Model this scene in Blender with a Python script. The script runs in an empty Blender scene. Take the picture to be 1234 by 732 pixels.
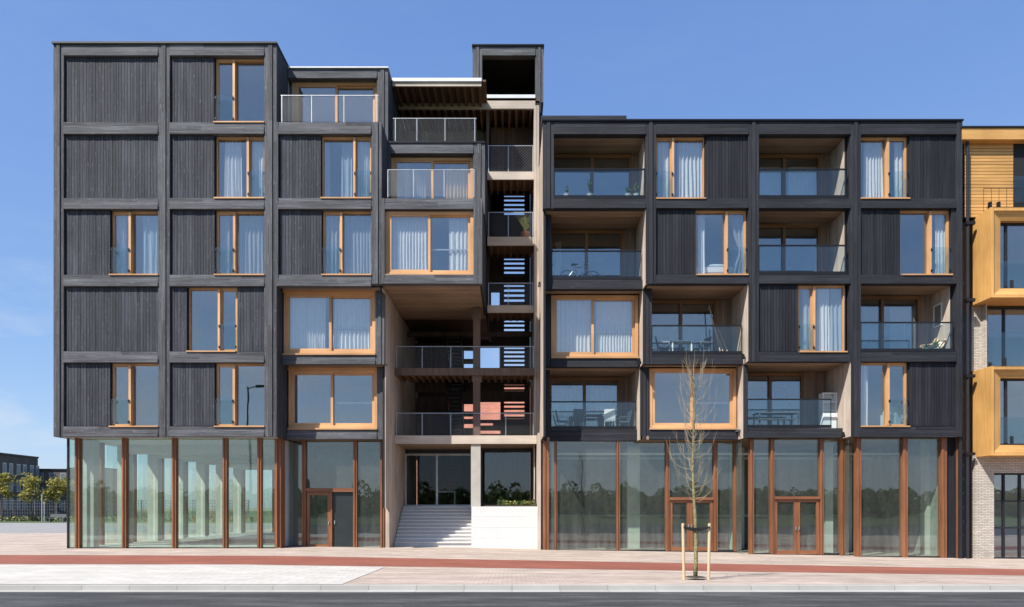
import bpy, math, random
from mathutils import Vector, Matrix
random.seed(11)
SC = bpy.context.scene
COL = SC.collection
R = math.radians
CAMZ, D, F = 1.63, 27.0, 830.0
def X(px, d=0.0): return (px - 617.0) * (D + d) / F      # facade measurements -> metres
def Z(py, d=0.0): return CAMZ + (612.0 - py) * (D + d) / F
def rnd(a, b): return random.uniform(a, b)

# ------------------------------------------------------------------ materials
def newmat(name):
    m = bpy.data.materials.new(name); m.use_nodes = True
    nt = m.node_tree; nt.nodes.clear()
    out = nt.nodes.new('ShaderNodeOutputMaterial')
    return m, nt, out
def N(nt, t, **kw):
    n = nt.nodes.new(t)
    for k, v in kw.items():
        if k in n.inputs: n.inputs[k].default_value = v
        else: setattr(n, k, v)
    return n
def L(nt, a, b): nt.links.new(a, b)
def ramp(nt, stops):
    r = nt.nodes.new('ShaderNodeValToRGB')
    el = r.color_ramp.elements
    while len(el) < len(stops): el.new(0.5)
    for e, (p, c) in zip(el, stops):
        e.position = p; e.color = (c[0], c[1], c[2], 1)
    return r
def c3(c): return (c[0], c[1], c[2], 1)

def wood(name, c1, c2, axis='Z', fine=16.0, island=0.25, rough=0.75, bump=0.15, speck=0.0, speckc=(.3, .3, .3), spec=0.3):
    m, nt, out = newmat(name)
    tc = N(nt, 'ShaderNodeTexCoord'); mp = N(nt, 'ShaderNodeMapping')
    s = {'X': (.7, fine, fine), 'Y': (fine, .7, fine), 'Z': (fine, fine, .7)}[axis]
    mp.inputs['Scale'].default_value = s
    L(nt, tc.outputs['Object'], mp.inputs['Vector'])
    geo = N(nt, 'ShaderNodeNewGeometry')
    add = N(nt, 'ShaderNodeVectorMath', operation='ADD')
    mul = N(nt, 'ShaderNodeMath', operation='MULTIPLY'); mul.inputs[1].default_value = 37.0
    L(nt, geo.outputs['Random Per Island'], mul.inputs[0])
    L(nt, mp.outputs['Vector'], add.inputs[0]); L(nt, mul.outputs[0], add.inputs[1])
    nz = N(nt, 'ShaderNodeTexNoise', Scale=1.0, Detail=5.0, Roughness=0.65)
    L(nt, add.outputs[0], nz.inputs['Vector'])
    rp = ramp(nt, [(0.3, c1), (0.72, c2)])
    L(nt, nz.outputs['Fac'], rp.inputs['Fac'])
    # tone of each board
    mr = N(nt, 'ShaderNodeMapRange'); mr.inputs[3].default_value = 1 - island; mr.inputs[4].default_value = 1 + island
    L(nt, geo.outputs['Random Per Island'], mr.inputs[0])
    hs = N(nt, 'ShaderNodeHueSaturation'); L(nt, rp.outputs['Color'], hs.inputs['Color']); L(nt, mr.outputs[0], hs.inputs['Value'])
    col = hs.outputs['Color']
    # broad weathering
    n2 = N(nt, 'ShaderNodeTexNoise', Scale=0.55, Detail=4.0); L(nt, tc.outputs['Object'], n2.inputs['Vector'])
    m2 = N(nt, 'ShaderNodeMapRange'); m2.inputs[1].default_value = .3; m2.inputs[2].default_value = .7; m2.inputs[3].default_value = .82; m2.inputs[4].default_value = 1.2
    L(nt, n2.outputs['Fac'], m2.inputs[0])
    h2 = N(nt, 'ShaderNodeHueSaturation'); L(nt, col, h2.inputs['Color']); L(nt, m2.outputs[0], h2.inputs['Value']); col = h2.outputs['Color']
    if speck > 0:
        mp2 = N(nt, 'ShaderNodeMapping')
        f2 = 26.0
        mp2.inputs['Scale'].default_value = {'X': (4, f2, f2), 'Y': (f2, 4, f2), 'Z': (f2, f2, 4.)}[axis]
        L(nt, tc.outputs['Object'], mp2.inputs['Vector'])
        n3 = N(nt, 'ShaderNodeTexNoise', Scale=1.0, Detail=2.0); L(nt, mp2.outputs['Vector'], n3.inputs['Vector'])
        r3 = ramp(nt, [(0.62, (0, 0, 0)), (0.74, (speck, speck, speck))]); L(nt, n3.outputs['Fac'], r3.inputs['Fac'])
        mx = N(nt, 'ShaderNodeMixRGB'); mx.inputs[2].default_value = c3(speckc)
        L(nt, r3.outputs['Color'], mx.inputs[0]); L(nt, col, mx.inputs[1]); col = mx.outputs[0]
    b = N(nt, 'ShaderNodeBsdfPrincipled', Roughness=rough); b.inputs['Specular IOR Level'].default_value = spec
    L(nt, col, b.inputs['Base Color'])
    bp = N(nt, 'ShaderNodeBump', Strength=bump, Distance=0.02); L(nt, nz.outputs['Fac'], bp.inputs['Height']); L(nt, bp.outputs[0], b.inputs['Normal'])
    L(nt, b.outputs[0], out.inputs[0])
    return m

def plain(name, c, rough=0.6, metal=0.0, var=0.12, scale=3.0, bump=0.0, spec=0.4, c2=None, island=0.0):
    m, nt, out = newmat(name)
    tc = N(nt, 'ShaderNodeTexCoord')
    nz = N(nt, 'ShaderNodeTexNoise', Scale=scale, Detail=6.0, Roughness=0.6); L(nt, tc.outputs['Object'], nz.inputs['Vector'])
    a = tuple(x * (1 - var) for x in c); bb = c2 or tuple(x * (1 + var) for x in c)
    rp = ramp(nt, [(0.32, a), (0.68, bb)]); L(nt, nz.outputs['Fac'], rp.inputs['Fac'])
    col = rp.outputs['Color']
    if island:
        geo = N(nt, 'ShaderNodeNewGeometry')
        mr = N(nt, 'ShaderNodeMapRange'); mr.inputs[3].default_value = 1 - island; mr.inputs[4].default_value = 1 + island
        L(nt, geo.outputs['Random Per Island'], mr.inputs[0])
        hs = N(nt, 'ShaderNodeHueSaturation'); L(nt, col, hs.inputs['Color']); L(nt, mr.outputs[0], hs.inputs['Value']); col = hs.outputs['Color']
    b = N(nt, 'ShaderNodeBsdfPrincipled', Roughness=rough, Metallic=metal); b.inputs['Specular IOR Level'].default_value = spec
    L(nt, col, b.inputs['Base Color'])
    if bump:
        bp = N(nt, 'ShaderNodeBump', Strength=bump, Distance=0.02); L(nt, nz.outputs['Fac'], bp.inputs['Height']); L(nt, bp.outputs[0], b.inputs['Normal'])
    L(nt, b.outputs[0], out.inputs[0])
    return m

def glass(name, tint, base, wav=0.0025, dust=0.0):
    # clear pane: see-through plus a mirror layer that grows at grazing angles
    m, nt, out = newmat(name)
    tr = N(nt, 'ShaderNodeBsdfTransparent'); tr.inputs[0].default_value = c3(tint)
    gl = N(nt, 'ShaderNodeBsdfGlossy', Roughness=0.0); gl.inputs[0].default_value = (.93, .97, 1, 1)
    # angle term that is the same from both sides of the pane
    geo = N(nt, 'ShaderNodeNewGeometry'); dt = N(nt, 'ShaderNodeVectorMath', operation='DOT_PRODUCT')
    L(nt, geo.outputs['Incoming'], dt.inputs[0]); L(nt, geo.outputs['Normal'], dt.inputs[1])
    ab = N(nt, 'ShaderNodeMath', operation='ABSOLUTE'); L(nt, dt.outputs['Value'], ab.inputs[0])
    om = N(nt, 'ShaderNodeMath', operation='SUBTRACT'); om.inputs[0].default_value = 1.0; L(nt, ab.outputs[0], om.inputs[1])
    fr = N(nt, 'ShaderNodeMath', operation='POWER'); fr.inputs[1].default_value = 5.0; L(nt, om.outputs[0], fr.inputs[0])
    ma = N(nt, 'ShaderNodeMath', operation='MULTIPLY_ADD'); ma.inputs[1].default_value = 1.0 - base; ma.inputs[2].default_value = base; ma.use_clamp = True
    L(nt, fr.outputs[0], ma.inputs[0])
    tc = N(nt, 'ShaderNodeTexCoord')
    nz = N(nt, 'ShaderNodeTexNoise', Scale=0.9, Detail=1.0); L(nt, tc.outputs['Object'], nz.inputs['Vector'])
    bp = N(nt, 'ShaderNodeBump', Strength=1.0, Distance=wav); L(nt, nz.outputs['Fac'], bp.inputs['Height']); L(nt, bp.outputs[0], gl.inputs['Normal'])
    mx = N(nt, 'ShaderNodeMixShader'); L(nt, ma.outputs[0], mx.inputs[0]); L(nt, tr.outputs[0], mx.inputs[1]); L(nt, gl.outputs[0], mx.inputs[2])
    if dust:                     # thin building dust on the pane, thicker in streaks near the ground
        df = N(nt, 'ShaderNodeBsdfDiffuse'); df.inputs[0].default_value = (.7, .69, .66, 1)
        sp = N(nt, 'ShaderNodeSeparateXYZ'); L(nt, tc.outputs['Object'], sp.inputs[0])
        hr = N(nt, 'ShaderNodeMapRange'); hr.inputs[1].default_value = -.3; hr.inputs[2].default_value = 1.1; hr.inputs[3].default_value = 1.0; hr.inputs[4].default_value = 0.0; L(nt, sp.outputs[2], hr.inputs[0])
        mp = N(nt, 'ShaderNodeMapping'); mp.inputs['Scale'].default_value = (3.5, 3.5, .5); L(nt, tc.outputs['Object'], mp.inputs[0])
        n2 = N(nt, 'ShaderNodeTexNoise', Scale=1.0, Detail=6.0, Roughness=.65); L(nt, mp.outputs[0], n2.inputs['Vector'])
        r2 = N(nt, 'ShaderNodeMapRange'); r2.inputs[1].default_value = .38; r2.inputs[2].default_value = .72; r2.inputs[3].default_value = 0; r2.inputs[4].default_value = .08; L(nt, n2.outputs['Fac'], r2.inputs[0])
        pr = N(nt, 'ShaderNodeMath', operation='MULTIPLY'); L(nt, hr.outputs[0], pr.inputs[0]); L(nt, r2.outputs[0], pr.inputs[1])
        r3 = N(nt, 'ShaderNodeMapRange'); r3.inputs[1].default_value = .3; r3.inputs[2].default_value = .7; r3.inputs[3].default_value = dust * .5; r3.inputs[4].default_value = dust * 1.4; L(nt, n2.outputs['Fac'], r3.inputs[0])
        sm = N(nt, 'ShaderNodeMath', operation='ADD'); sm.use_clamp = True; L(nt, pr.outputs[0], sm.inputs[0]); L(nt, r3.outputs[0], sm.inputs[1])
        m2 = N(nt, 'ShaderNodeMixShader'); L(nt, sm.outputs[0], m2.inputs[0]); L(nt, mx.outputs[0], m2.inputs[1]); L(nt, df.outputs[0], m2.inputs[2]); mx = m2
    L(nt, mx.outputs[0], out.inputs[0])
    return m

def cloth(name, c, trans=0.35):
    m, nt, out = newmat(name)
    tc = N(nt, 'ShaderNodeTexCoord')
    nz = N(nt, 'ShaderNodeTexNoise', Scale=6.0, Detail=3.0); L(nt, tc.outputs['Object'], nz.inputs['Vector'])
    rp = ramp(nt, [(0.3, tuple(x * .9 for x in c)), (0.7, c)]); L(nt, nz.outputs['Fac'], rp.inputs['Fac'])
    d = N(nt, 'ShaderNodeBsdfDiffuse'); t = N(nt, 'ShaderNodeBsdfTranslucent')
    L(nt, rp.outputs[0], d.inputs[0]); L(nt, rp.outputs[0], t.inputs[0])
    mx = N(nt, 'ShaderNodeMixShader'); mx.inputs[0].default_value = trans
    L(nt, d.outputs[0], mx.inputs[1]); L(nt, t.outputs[0], mx.inputs[2]); L(nt, mx.outputs[0], out.inputs[0])
    return m

def leafmat(name, c, trans):
    m, nt, out = newmat(name)
    geo = N(nt, 'ShaderNodeNewGeometry')
    rp = ramp(nt, [(0, tuple(x * .55 for x in c)), (1, tuple(x * 1.45 for x in c))]); L(nt, geo.outputs['Random Per Island'], rp.inputs['Fac'])
    d = N(nt, 'ShaderNodeBsdfDiffuse'); t = N(nt, 'ShaderNodeBsdfTranslucent')
    L(nt, rp.outputs[0], d.inputs[0]); L(nt, rp.outputs[0], t.inputs[0])
    mx = N(nt, 'ShaderNodeMixShader'); mx.inputs[0].default_value = trans
    L(nt, d.outputs[0], mx.inputs[1]); L(nt, t.outputs[0], mx.inputs[2]); L(nt, mx.outputs[0], out.inputs[0])
    return m
def bricks(name, c1, c2, mortar, bw, bh, ms=0.012, plane='XZ', rough=0.85, off=0.5, var=0.15, bump=0.3, stain=0.0):
    m, nt, out = newmat(name)
    tc = N(nt, 'ShaderNodeTexCoord'); sp = N(nt, 'ShaderNodeSeparateXYZ'); L(nt, tc.outputs['Object'], sp.inputs[0])
    cb = N(nt, 'ShaderNodeCombineXYZ')
    if plane == 'XZ':
        ad = N(nt, 'ShaderNodeMath', operation='ADD'); L(nt, sp.outputs[0], ad.inputs[0]); L(nt, sp.outputs[1], ad.inputs[1])
        L(nt, ad.outputs[0], cb.inputs[0]); L(nt, sp.outputs[2], cb.inputs[1])
    else:
        L(nt, sp.outputs[0], cb.inputs[0]); L(nt, sp.outputs[1], cb.inputs[1])
    bt = N(nt, 'ShaderNodeTexBrick', Scale=1.0); bt.offset = off
    bt.inputs['Color1'].default_value = c3(c1); bt.inputs['Color2'].default_value = c3(c2); bt.inputs['Mortar'].default_value = c3(mortar)
    bt.inputs['Mortar Size'].default_value = ms; bt.inputs['Brick Width'].default_value = bw; bt.inputs['Row Height'].default_value = bh
    bt.inputs['Bias'].default_value = 0.0
    L(nt, cb.outputs[0], bt.inputs['Vector'])
    nz = N(nt, 'ShaderNodeTexNoise', Scale=0.7, Detail=7.0, Roughness=.7); L(nt, tc.outputs['Object'], nz.inputs['Vector'])
    mr = N(nt, 'ShaderNodeMapRange'); mr.inputs[1].default_value = .3; mr.inputs[2].default_value = .7; mr.inputs[3].default_value = 1 - var; mr.inputs[4].default_value = 1 + var
    L(nt, nz.outputs['Fac'], mr.inputs[0])
    hs = N(nt, 'ShaderNodeHueSaturation'); L(nt, bt.outputs['Color'], hs.inputs['Color']); L(nt, mr.outputs[0], hs.inputs['Value'])
    col = hs.outputs['Color']
    if stain:
        mp = N(nt, 'ShaderNodeMapping'); mp.inputs['Scale'].default_value = (.25, 1.3, 1); L(nt, tc.outputs['Object'], mp.inputs['Vector'])
        n2 = N(nt, 'ShaderNodeTexNoise', Scale=1.2, Detail=8.0, Roughness=.75); L(nt, mp.outputs[0], n2.inputs['Vector'])
        m2 = N(nt, 'ShaderNodeMapRange'); m2.inputs[1].default_value = .4; m2.inputs[2].default_value = .65; m2.inputs[3].default_value = 1 - stain; m2.inputs[4].default_value = 1.0
        L(nt, n2.outputs['Fac'], m2.inputs[0])
        h2 = N(nt, 'ShaderNodeHueSaturation'); L(nt, col, h2.inputs['Color']); L(nt, m2.outputs[0], h2.inputs['Value']); col = h2.outputs['Color']
    b = N(nt, 'ShaderNodeBsdfPrincipled', Roughness=rough); b.inputs['Specular IOR Level'].default_value = .25
    L(nt, col, b.inputs['Base Color'])
    if bump:
        bp = N(nt, 'ShaderNodeBump', Strength=bump, Distance=0.01); bp.invert = True; L(nt, bt.outputs['Fac'], bp.inputs['Height']); L(nt, bp.outputs[0], b.inputs['Normal'])
    L(nt, b.outputs[0], out.inputs[0])
    return m

M = {}
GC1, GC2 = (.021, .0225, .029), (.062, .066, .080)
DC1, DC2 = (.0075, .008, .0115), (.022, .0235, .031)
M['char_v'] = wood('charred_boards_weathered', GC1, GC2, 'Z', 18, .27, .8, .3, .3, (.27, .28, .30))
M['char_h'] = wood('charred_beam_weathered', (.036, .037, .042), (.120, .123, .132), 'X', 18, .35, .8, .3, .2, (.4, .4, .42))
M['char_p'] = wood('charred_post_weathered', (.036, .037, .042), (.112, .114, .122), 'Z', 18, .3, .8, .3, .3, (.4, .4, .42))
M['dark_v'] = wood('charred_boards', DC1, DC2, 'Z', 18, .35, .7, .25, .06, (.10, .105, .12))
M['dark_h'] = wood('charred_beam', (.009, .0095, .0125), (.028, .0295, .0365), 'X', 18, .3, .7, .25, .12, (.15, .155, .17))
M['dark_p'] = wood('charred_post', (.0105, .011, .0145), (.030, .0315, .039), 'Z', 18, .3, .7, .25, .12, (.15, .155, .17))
M['black'] = plain('black_board', (.012, .012, .014), .8)
M['larch'] = wood('larch_frame', (.43, .23, .10), (.59, .34, .165), 'Z', 12, .16, .45, .1, 0, spec=.4)
M['larch_h'] = wood('larch_rail', (.44, .235, .105), (.60, .35, .17), 'X', 12, .16, .45, .1, 0, spec=.4)
M['oak'] = wood('red_brown_mullion', (.15, .057, .025), (.27, .112, .052), 'Z', 12, .12, .4, .1, 0, spec=.4)
M['oak_h'] = wood('red_brown_transom', (.15, .057, .025), (.27, .112, .052), 'X', 12, .12, .4, .1, 0, spec=.4)
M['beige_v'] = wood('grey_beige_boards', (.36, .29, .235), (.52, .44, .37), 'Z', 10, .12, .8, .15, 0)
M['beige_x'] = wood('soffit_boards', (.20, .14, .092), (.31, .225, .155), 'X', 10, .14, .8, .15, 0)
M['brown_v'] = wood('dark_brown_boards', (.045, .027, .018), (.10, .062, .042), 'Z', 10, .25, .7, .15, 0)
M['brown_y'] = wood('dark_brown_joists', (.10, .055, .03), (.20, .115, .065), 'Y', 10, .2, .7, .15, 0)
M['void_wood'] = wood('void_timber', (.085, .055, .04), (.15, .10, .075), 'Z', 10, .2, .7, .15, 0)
M['post_wood'] = wood('brown_timber_post', (.17, .115, .08), (.27, .19, .14), 'Z', 10, .2, .7, .15, 0)
M['slab_edge'] = wood('slab_edge_board', (.40, .335, .27), (.52, .45, .38), 'X', 10, .1, .8, .1, 0)
M['yellow_h'] = wood('yellow_larch_slats', (.42, .225, .07), (.58, .33, .115), 'X', 10, .14, .5, .12, 0)
M['yellow_v'] = wood('yellow_larch_box', (.44, .235, .07), (.58, .325, .11), 'Z', 10, .10, .5, .12, 0)
M['glass'] = glass('window_glass', (.94, .96, .96), .17)
M['shopglass'] = glass('shopfront_glass', (.87, .935, .895), .085, dust=.022)
M['lobbywin'] = glass('lobby_window_glass', (.7, .75, .75), .07)
M['lobbyglass'] = glass('lobby_glass', (.75, .8, .8), .02)
M['guard'] = glass('guard_glass', (.87, .92, .92), .05)
M['blackmetal'] = plain('black_metal', (.015, .015, .018), .4, .3)
M['darkframe'] = plain('dark_aluminium', (.03, .03, .035), .4, .4)
M['galv'] = plain('galvanised_metal', (.42, .43, .44), .45, .6)
M['whitemetal'] = plain('white_metal_edge', (.62, .63, .64), .5, .1, .05)
M['concrete'] = plain('pale_concrete', (.52, .52, .485), .8, 0, .1, 2.0, .1)
M['col_conc'] = plain('warm_grey_concrete', (.38, .355, .315), .8, 0, .08, 3.0, .1)
M['white_conc'] = plain('white_concrete', (.60, .59, .57), .8, 0, .035, 4.0, .1)
M['room'] = plain('room_plaster', (.46, .46, .45), .9, 0, .05)
M['room_dark'] = plain('dim_shop_wall', (.28, .29, .28), .9, 0, .2)
M['room_floor'] = plain('room_floor', (.26, .23, .20), .6, 0, .1)
M['ceil'] = plain('white_ceiling', (.62, .63, .6), .9, 0, .05)
M['cur_white'] = cloth('white_curtain', (.9, .9, .88), .22)
M['cur_blue'] = cloth('pale_blue_curtain', (.50, .60, .68), .35)
M['cur_grey'] = cloth('grey_curtain', (.42, .44, .46), .3)
M['cur_yellow'] = cloth('yellow_curtain', (.80, .55, .18), .35)
M['cur_beige'] = cloth('beige_curtain', (.62, .56, .46), .3)
M['cur_dark'] = cloth('dark_curtain', (.04, .03, .03), .1)
M['white'] = plain('white_paint', (.8, .8, .79), .5, 0, .04)
M['terracotta'] = plain('terracotta', (.35, .14, .07), .8)
M['pot_white'] = plain('glazed_white_pot', (.7, .71, .7), .3)
M['leaf'] = plain('green_leaves', (.055, .10, .025), .6, 0, .5, 9.0, island=.5)
M['leaf_lt'] = plain('yellow_green_leaves', (.17, .19, .035), .6, 0, .3, 5.0, island=.6)
M['leaf_aut'] = leafmat('autumn_leaves', (.34, .31, .10), .45)
M['wood_leaf'] = leafmat('woodland_leaves', (.13, .165, .065), .6)
M['bark'] = plain('mottled_bark', (.12, .10, .05), .8, 0, .4, 22.0, .3, c2=(.33, .29, .13))
M['twig'] = plain('tan_twigs', (.31, .25, .165), .8, 0, .2, 5)
M['bark_dk'] = plain('dark_bark', (.09, .07, .05), .9, 0, .3)
M['stake'] = wood('round_pine_stake', (.48, .34, .2), (.62, .47, .30), 'Z', 10, .1, .7, .1, 0)
M['rubber'] = plain('black_rubber', (.012, .012, .012), .7)
M['soil'] = plain('dark_soil', (.05, .038, .028), .95, 0, .3, 20)
M['fabric_w'] = plain('cream_canvas', (.7, .62, .48), .9)
M['fabric_blue'] = plain('pale_blue_upholstery', (.42, .52, .54), .9)
M['fabric_dk'] = plain('charcoal_fabric', (.05, .052, .058), .9)
M['pine'] = wood('pale_pine', (.5, .33, .17), (.66, .46, .26), 'X', 10, .1, .6, .1, 0)
M['red'] = plain('red_box', (.4, .03, .03), .5)
M['paving'] = bricks('clinker_paving', (.455, .368, .305), (.555, .462, .39), (.34, .27, .225), .21, .07, .008, 'XY', .9, .5, .18, .15, .32)
M['lane'] = bricks('red_asphalt_lane', (.25, .088, .06), (.27, .096, .066), (.25, .088, .06), 1.5, .8, .0, 'XY', .9, .5, .14, 0, .2)
M['slabs'] = bricks('white_paving_slabs', (.455, .43, .39), (.52, .495, .455), (.34, .32, .29), .6, .3, .012, 'XY', .85, .5, .08, .1, .10)
M['kerb'] = bricks('kerb_stone', (.34, .33, .305), (.39, .38, .355), (.27, .26, .245), 1.0, 3.0, .012, 'XY', .85, .0, .1, .1)
def road_mat():
    m, nt, out = newmat('asphalt')
    tc = N(nt, 'ShaderNodeTexCoord')
    mp = N(nt, 'ShaderNodeMapping'); mp.inputs['Scale'].default_value = (.3, 1.7, 1); L(nt, tc.outputs['Object'], mp.inputs[0])
    n1 = N(nt, 'ShaderNodeTexNoise', Scale=1.3, Detail=9.0, Roughness=.7); L(nt, mp.outputs[0], n1.inputs['Vector'])
    n2 = N(nt, 'ShaderNodeTexNoise', Scale=22.0, Detail=4.0, Roughness=.8); L(nt, tc.outputs['Object'], n2.inputs['Vector'])
    r1 = ramp(nt, [(.33, (.028, .0285, .0295)), (.5, (.048, .0485, .0495)), (.66, (.092, .092, .091))]); L(nt, n1.outputs[0], r1.inputs[0])
    mr = N(nt, 'ShaderNodeMapRange'); mr.inputs[1].default_value = .3; mr.inputs[2].default_value = .7; mr.inputs[3].default_value = .7; mr.inputs[4].default_value = 1.35; L(nt, n2.outputs[0], mr.inputs[0])
    hs = N(nt, 'ShaderNodeHueSaturation'); L(nt, r1.outputs[0], hs.inputs['Color']); L(nt, mr.outputs[0], hs.inputs['Value'])
    b = N(nt, 'ShaderNodeBsdfPrincipled', Roughness=.85); b.inputs['Specular IOR Level'].default_value = .25; L(nt, hs.outputs[0], b.inputs['Base Color'])
    bp = N(nt, 'ShaderNodeBump', Strength=.4, Distance=.01); L(nt, n2.outputs[0], bp.inputs['Height']); L(nt, bp.outputs[0], b.inputs['Normal']); L(nt, b.outputs[0], out.inputs[0])
    return m
M['asphalt'] = road_mat()
M['sideroad'] = plain('pale_grey_road', (.24, .235, .225), .9, 0, .12, .8)
M['earth'] = plain('rough_ground', (.25, .23, .16), .95, 0, .3, .4)
M['meadow'] = plain('meadow_grass', (.07, .10, .03), .95, 0, .4, .3)
M['weed'] = plain('dry_weeds', (.17, .17, .07), .9, 0, .4, 3, island=.5)
M['brick_grey'] = bricks('grey_buff_brick', (.42, .37, .31), (.56, .50, .43), (.27, .24, .21), .24, .065, .012, 'XZ', .9, .5, .15, .4)
M['brick_dark'] = bricks('dark_brick', (.10, .083, .078), (.13, .108, .10), (.11, .1, .094), .4, .12, .01, 'XZ', .9, .5, .12, 0)
M['brick_red'] = bricks('red_brick', (.50, .17, .11), (.58, .23, .155), (.52, .30, .23), .42, .14, .02, 'XZ', .9, .5, .15, 0)
M['salmon'] = bricks('salmon_brick', (.44, .25, .18), (.48, .28, .2), (.42, .3, .24), .5, .15, .01, 'XZ', .9, .5, .1, 0)
M['fargl'] = plain('far_window_glass', (.16, .18, .22), .25, 0, .3, .4)
M['fence'] = plain('grey_fence_metal', (.13, .135, .15), .6, .2)

# ------------------------------------------------------------------ mesh builder
class MB:
    def __init__(s): s.v = []; s.f = []; s.m = []
    def poly(s, pts, m=0):
        b = len(s.v); s.v += [tuple(p) for p in pts]; s.f.append(tuple(range(b, b + len(pts)))); s.m.append(m)
    def hexa(s, p, m=0):          # 8 corners: bottom 4 then top 4, counter-clockwise from above
        b = len(s.v); s.v += [tuple(q) for q in p]
        for f in ((3, 2, 1, 0), (4, 5, 6, 7), (0, 1, 5, 4), (1, 2, 6, 5), (2, 3, 7, 6), (3, 0, 4, 7)):
            s.f.append(tuple(b + i for i in f)); s.m.append(m)
        return s
    def box(s, x0, x1, y0, y1, z0, z1, m=0):
        if x0 > x1: x0, x1 = x1, x0
        if y0 > y1: y0, y1 = y1, y0
        if z0 > z1: z0, z1 = z1, z0
        return s.hexa([(x0, y0, z0), (x1, y0, z0), (x1, y1, z0), (x0, y1, z0), (x0, y0, z1), (x1, y0, z1), (x1, y1, z1), (x0, y1, z1)], m)
    def bar(s, a, b, w, h=None, m=0):   # rectangular bar between two points
        a = Vector(a); b = Vector(b); h = h or w
        d = (b - a).normalized(); up = Vector((0, 0, 1)) if abs(d.z) < .95 else Vector((0, 1, 0))
        u = d.cross(up).normalized() * w / 2; v = u.cross(d).normalized() * h / 2
        return s.hexa([a - u - v, a + u - v, b + u - v, b - u - v, a - u + v, a + u + v, b + u + v, b - u + v], m)
    def tube(s, pts, rad, n=6, m=0, cap=True):
        pts = [Vector(p) for p in pts]
        if not isinstance(rad, (list, tuple)): rad = [rad] * len(pts)
        b = len(s.v); k = len(pts)
        for i, p in enumerate(pts):
            d = (pts[min(i + 1, k - 1)] - pts[max(i - 1, 0)])
            d = d.normalized() if d.length > 1e-9 else Vector((0, 0, 1))
            up = Vector((0, 0, 1)) if abs(d.z) < .9 else Vector((1, 0, 0))
            u = d.cross(up).normalized(); v = u.cross(d)
            for j in range(n):
                t = 2 * math.pi * j / n
                s.v.append(tuple(p + (u * math.cos(t) + v * math.sin(t)) * rad[i]))
        for i in range(k - 1):
            for j in range(n):
                a0 = b + i * n + j; a1 = b + i * n + (j + 1) % n
                s.f.append((a0, a1, a1 + n, a0 + n)); s.m.append(m)
        if cap:
            s.f.append(tuple(b + j for j in range(n))[::-1]); s.m.append(m)
            s.f.append(tuple(b + (k - 1) * n + j for j in range(n))); s.m.append(m)
        return s
    def lathe(s, cx, cy, prof, n=14, m=0):
        b = len(s.v)
        for r, z in prof:
            for j in range(n):
                t = 2 * math.pi * j / n; s.v.append((cx + r * math.cos(t), cy + r * math.sin(t), z))
        for i in range(len(prof) - 1):
            for j in range(n):
                a0 = b + i * n + j; a1 = b + i * n + (j + 1) % n
                s.f.append((a0, a1, a1 + n, a0 + n)); s.m.append(m)
        s.f.append(tuple(b + j for j in range(n))[::-1]); s.m.append(m)
        s.f.append(tuple(b + (len(prof) - 1) * n + j for j in range(n))); s.m.append(m)
        return s
    def leaf(s, p, size, m=0, flat=None):
        d = Vector((rnd(-1, 1), rnd(-1, 1), rnd(-.6, 1))).normalized()
        u = d.orthogonal().normalized(); u.rotate(Matrix.Rotation(rnd(0, 6.28), 3, d)); v = d.cross(u)
        p = Vector(p); a = size; c = size * rnd(.45, .75)
        s.poly([p - u * a, p + v * c - u * .1 * a + d * .1 * a, p + u * a, p - v * c + d * .1 * a], m)
    def shift(s, dx, dy, dz):
        s.v = [(x + dx, y + dy, z + dz) for x, y, z in s.v]; return s
    def build(s, name, mats, parent=None, org=None, local=False, smooth=False):
        if not isinstance(mats, (list, tuple)): mats = [mats]
        v = s.v
        if org is not None: v = [(x - org[0], y - org[1], z - org[2]) for x, y, z in v]
        me = bpy.data.meshes.new(name); me.from_pydata(v, [], s.f)
        for m in mats: me.materials.append(m)
        if len(mats) > 1: me.polygons.foreach_set('material_index', s.m)
        if smooth: me.polygons.foreach_set('use_smooth', [True] * len(s.f))
        me.update()
        o = bpy.data.objects.new(name, me); COL.objects.link(o)
        if org is not None: o.location = org
        if parent:
            o.parent = parent
            if not local:
                w = Vector((0, 0, 0)); q = parent
                while q: w += q.location; q = q.parent
                o.location = -w + (Vector(org) if org is not None else Vector((0, 0, 0)))
        return o

def tag(o, label=None, cat=None, group=None, kind=None):
    if label: o['label'] = label
    if cat: o['category'] = cat
    if group: o['group'] = group
    if kind: o['kind'] = kind
    return o
def thing(name, label, cat, loc=(0, 0, 0), rz=0.0, group=None):
    o = bpy.data.objects.new(name, None); COL.objects.link(o); o.location = loc; o.rotation_euler = (0, 0, rz)
    o.empty_display_size = .3
    return tag(o, label, cat, group)
def dup(root, loc, rz, label, group=None):
    r = root.copy(); COL.objects.link(r); r.location = loc; r.rotation_euler = (0, 0, rz); r['label'] = label
    if group: r['group'] = group
    for ch in list(root.children):
        c = ch.copy(); COL.objects.link(c); c.parent = r
        for g in list(ch.children):
            e = g.copy(); COL.objects.link(e); e.parent = c
    return r

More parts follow.
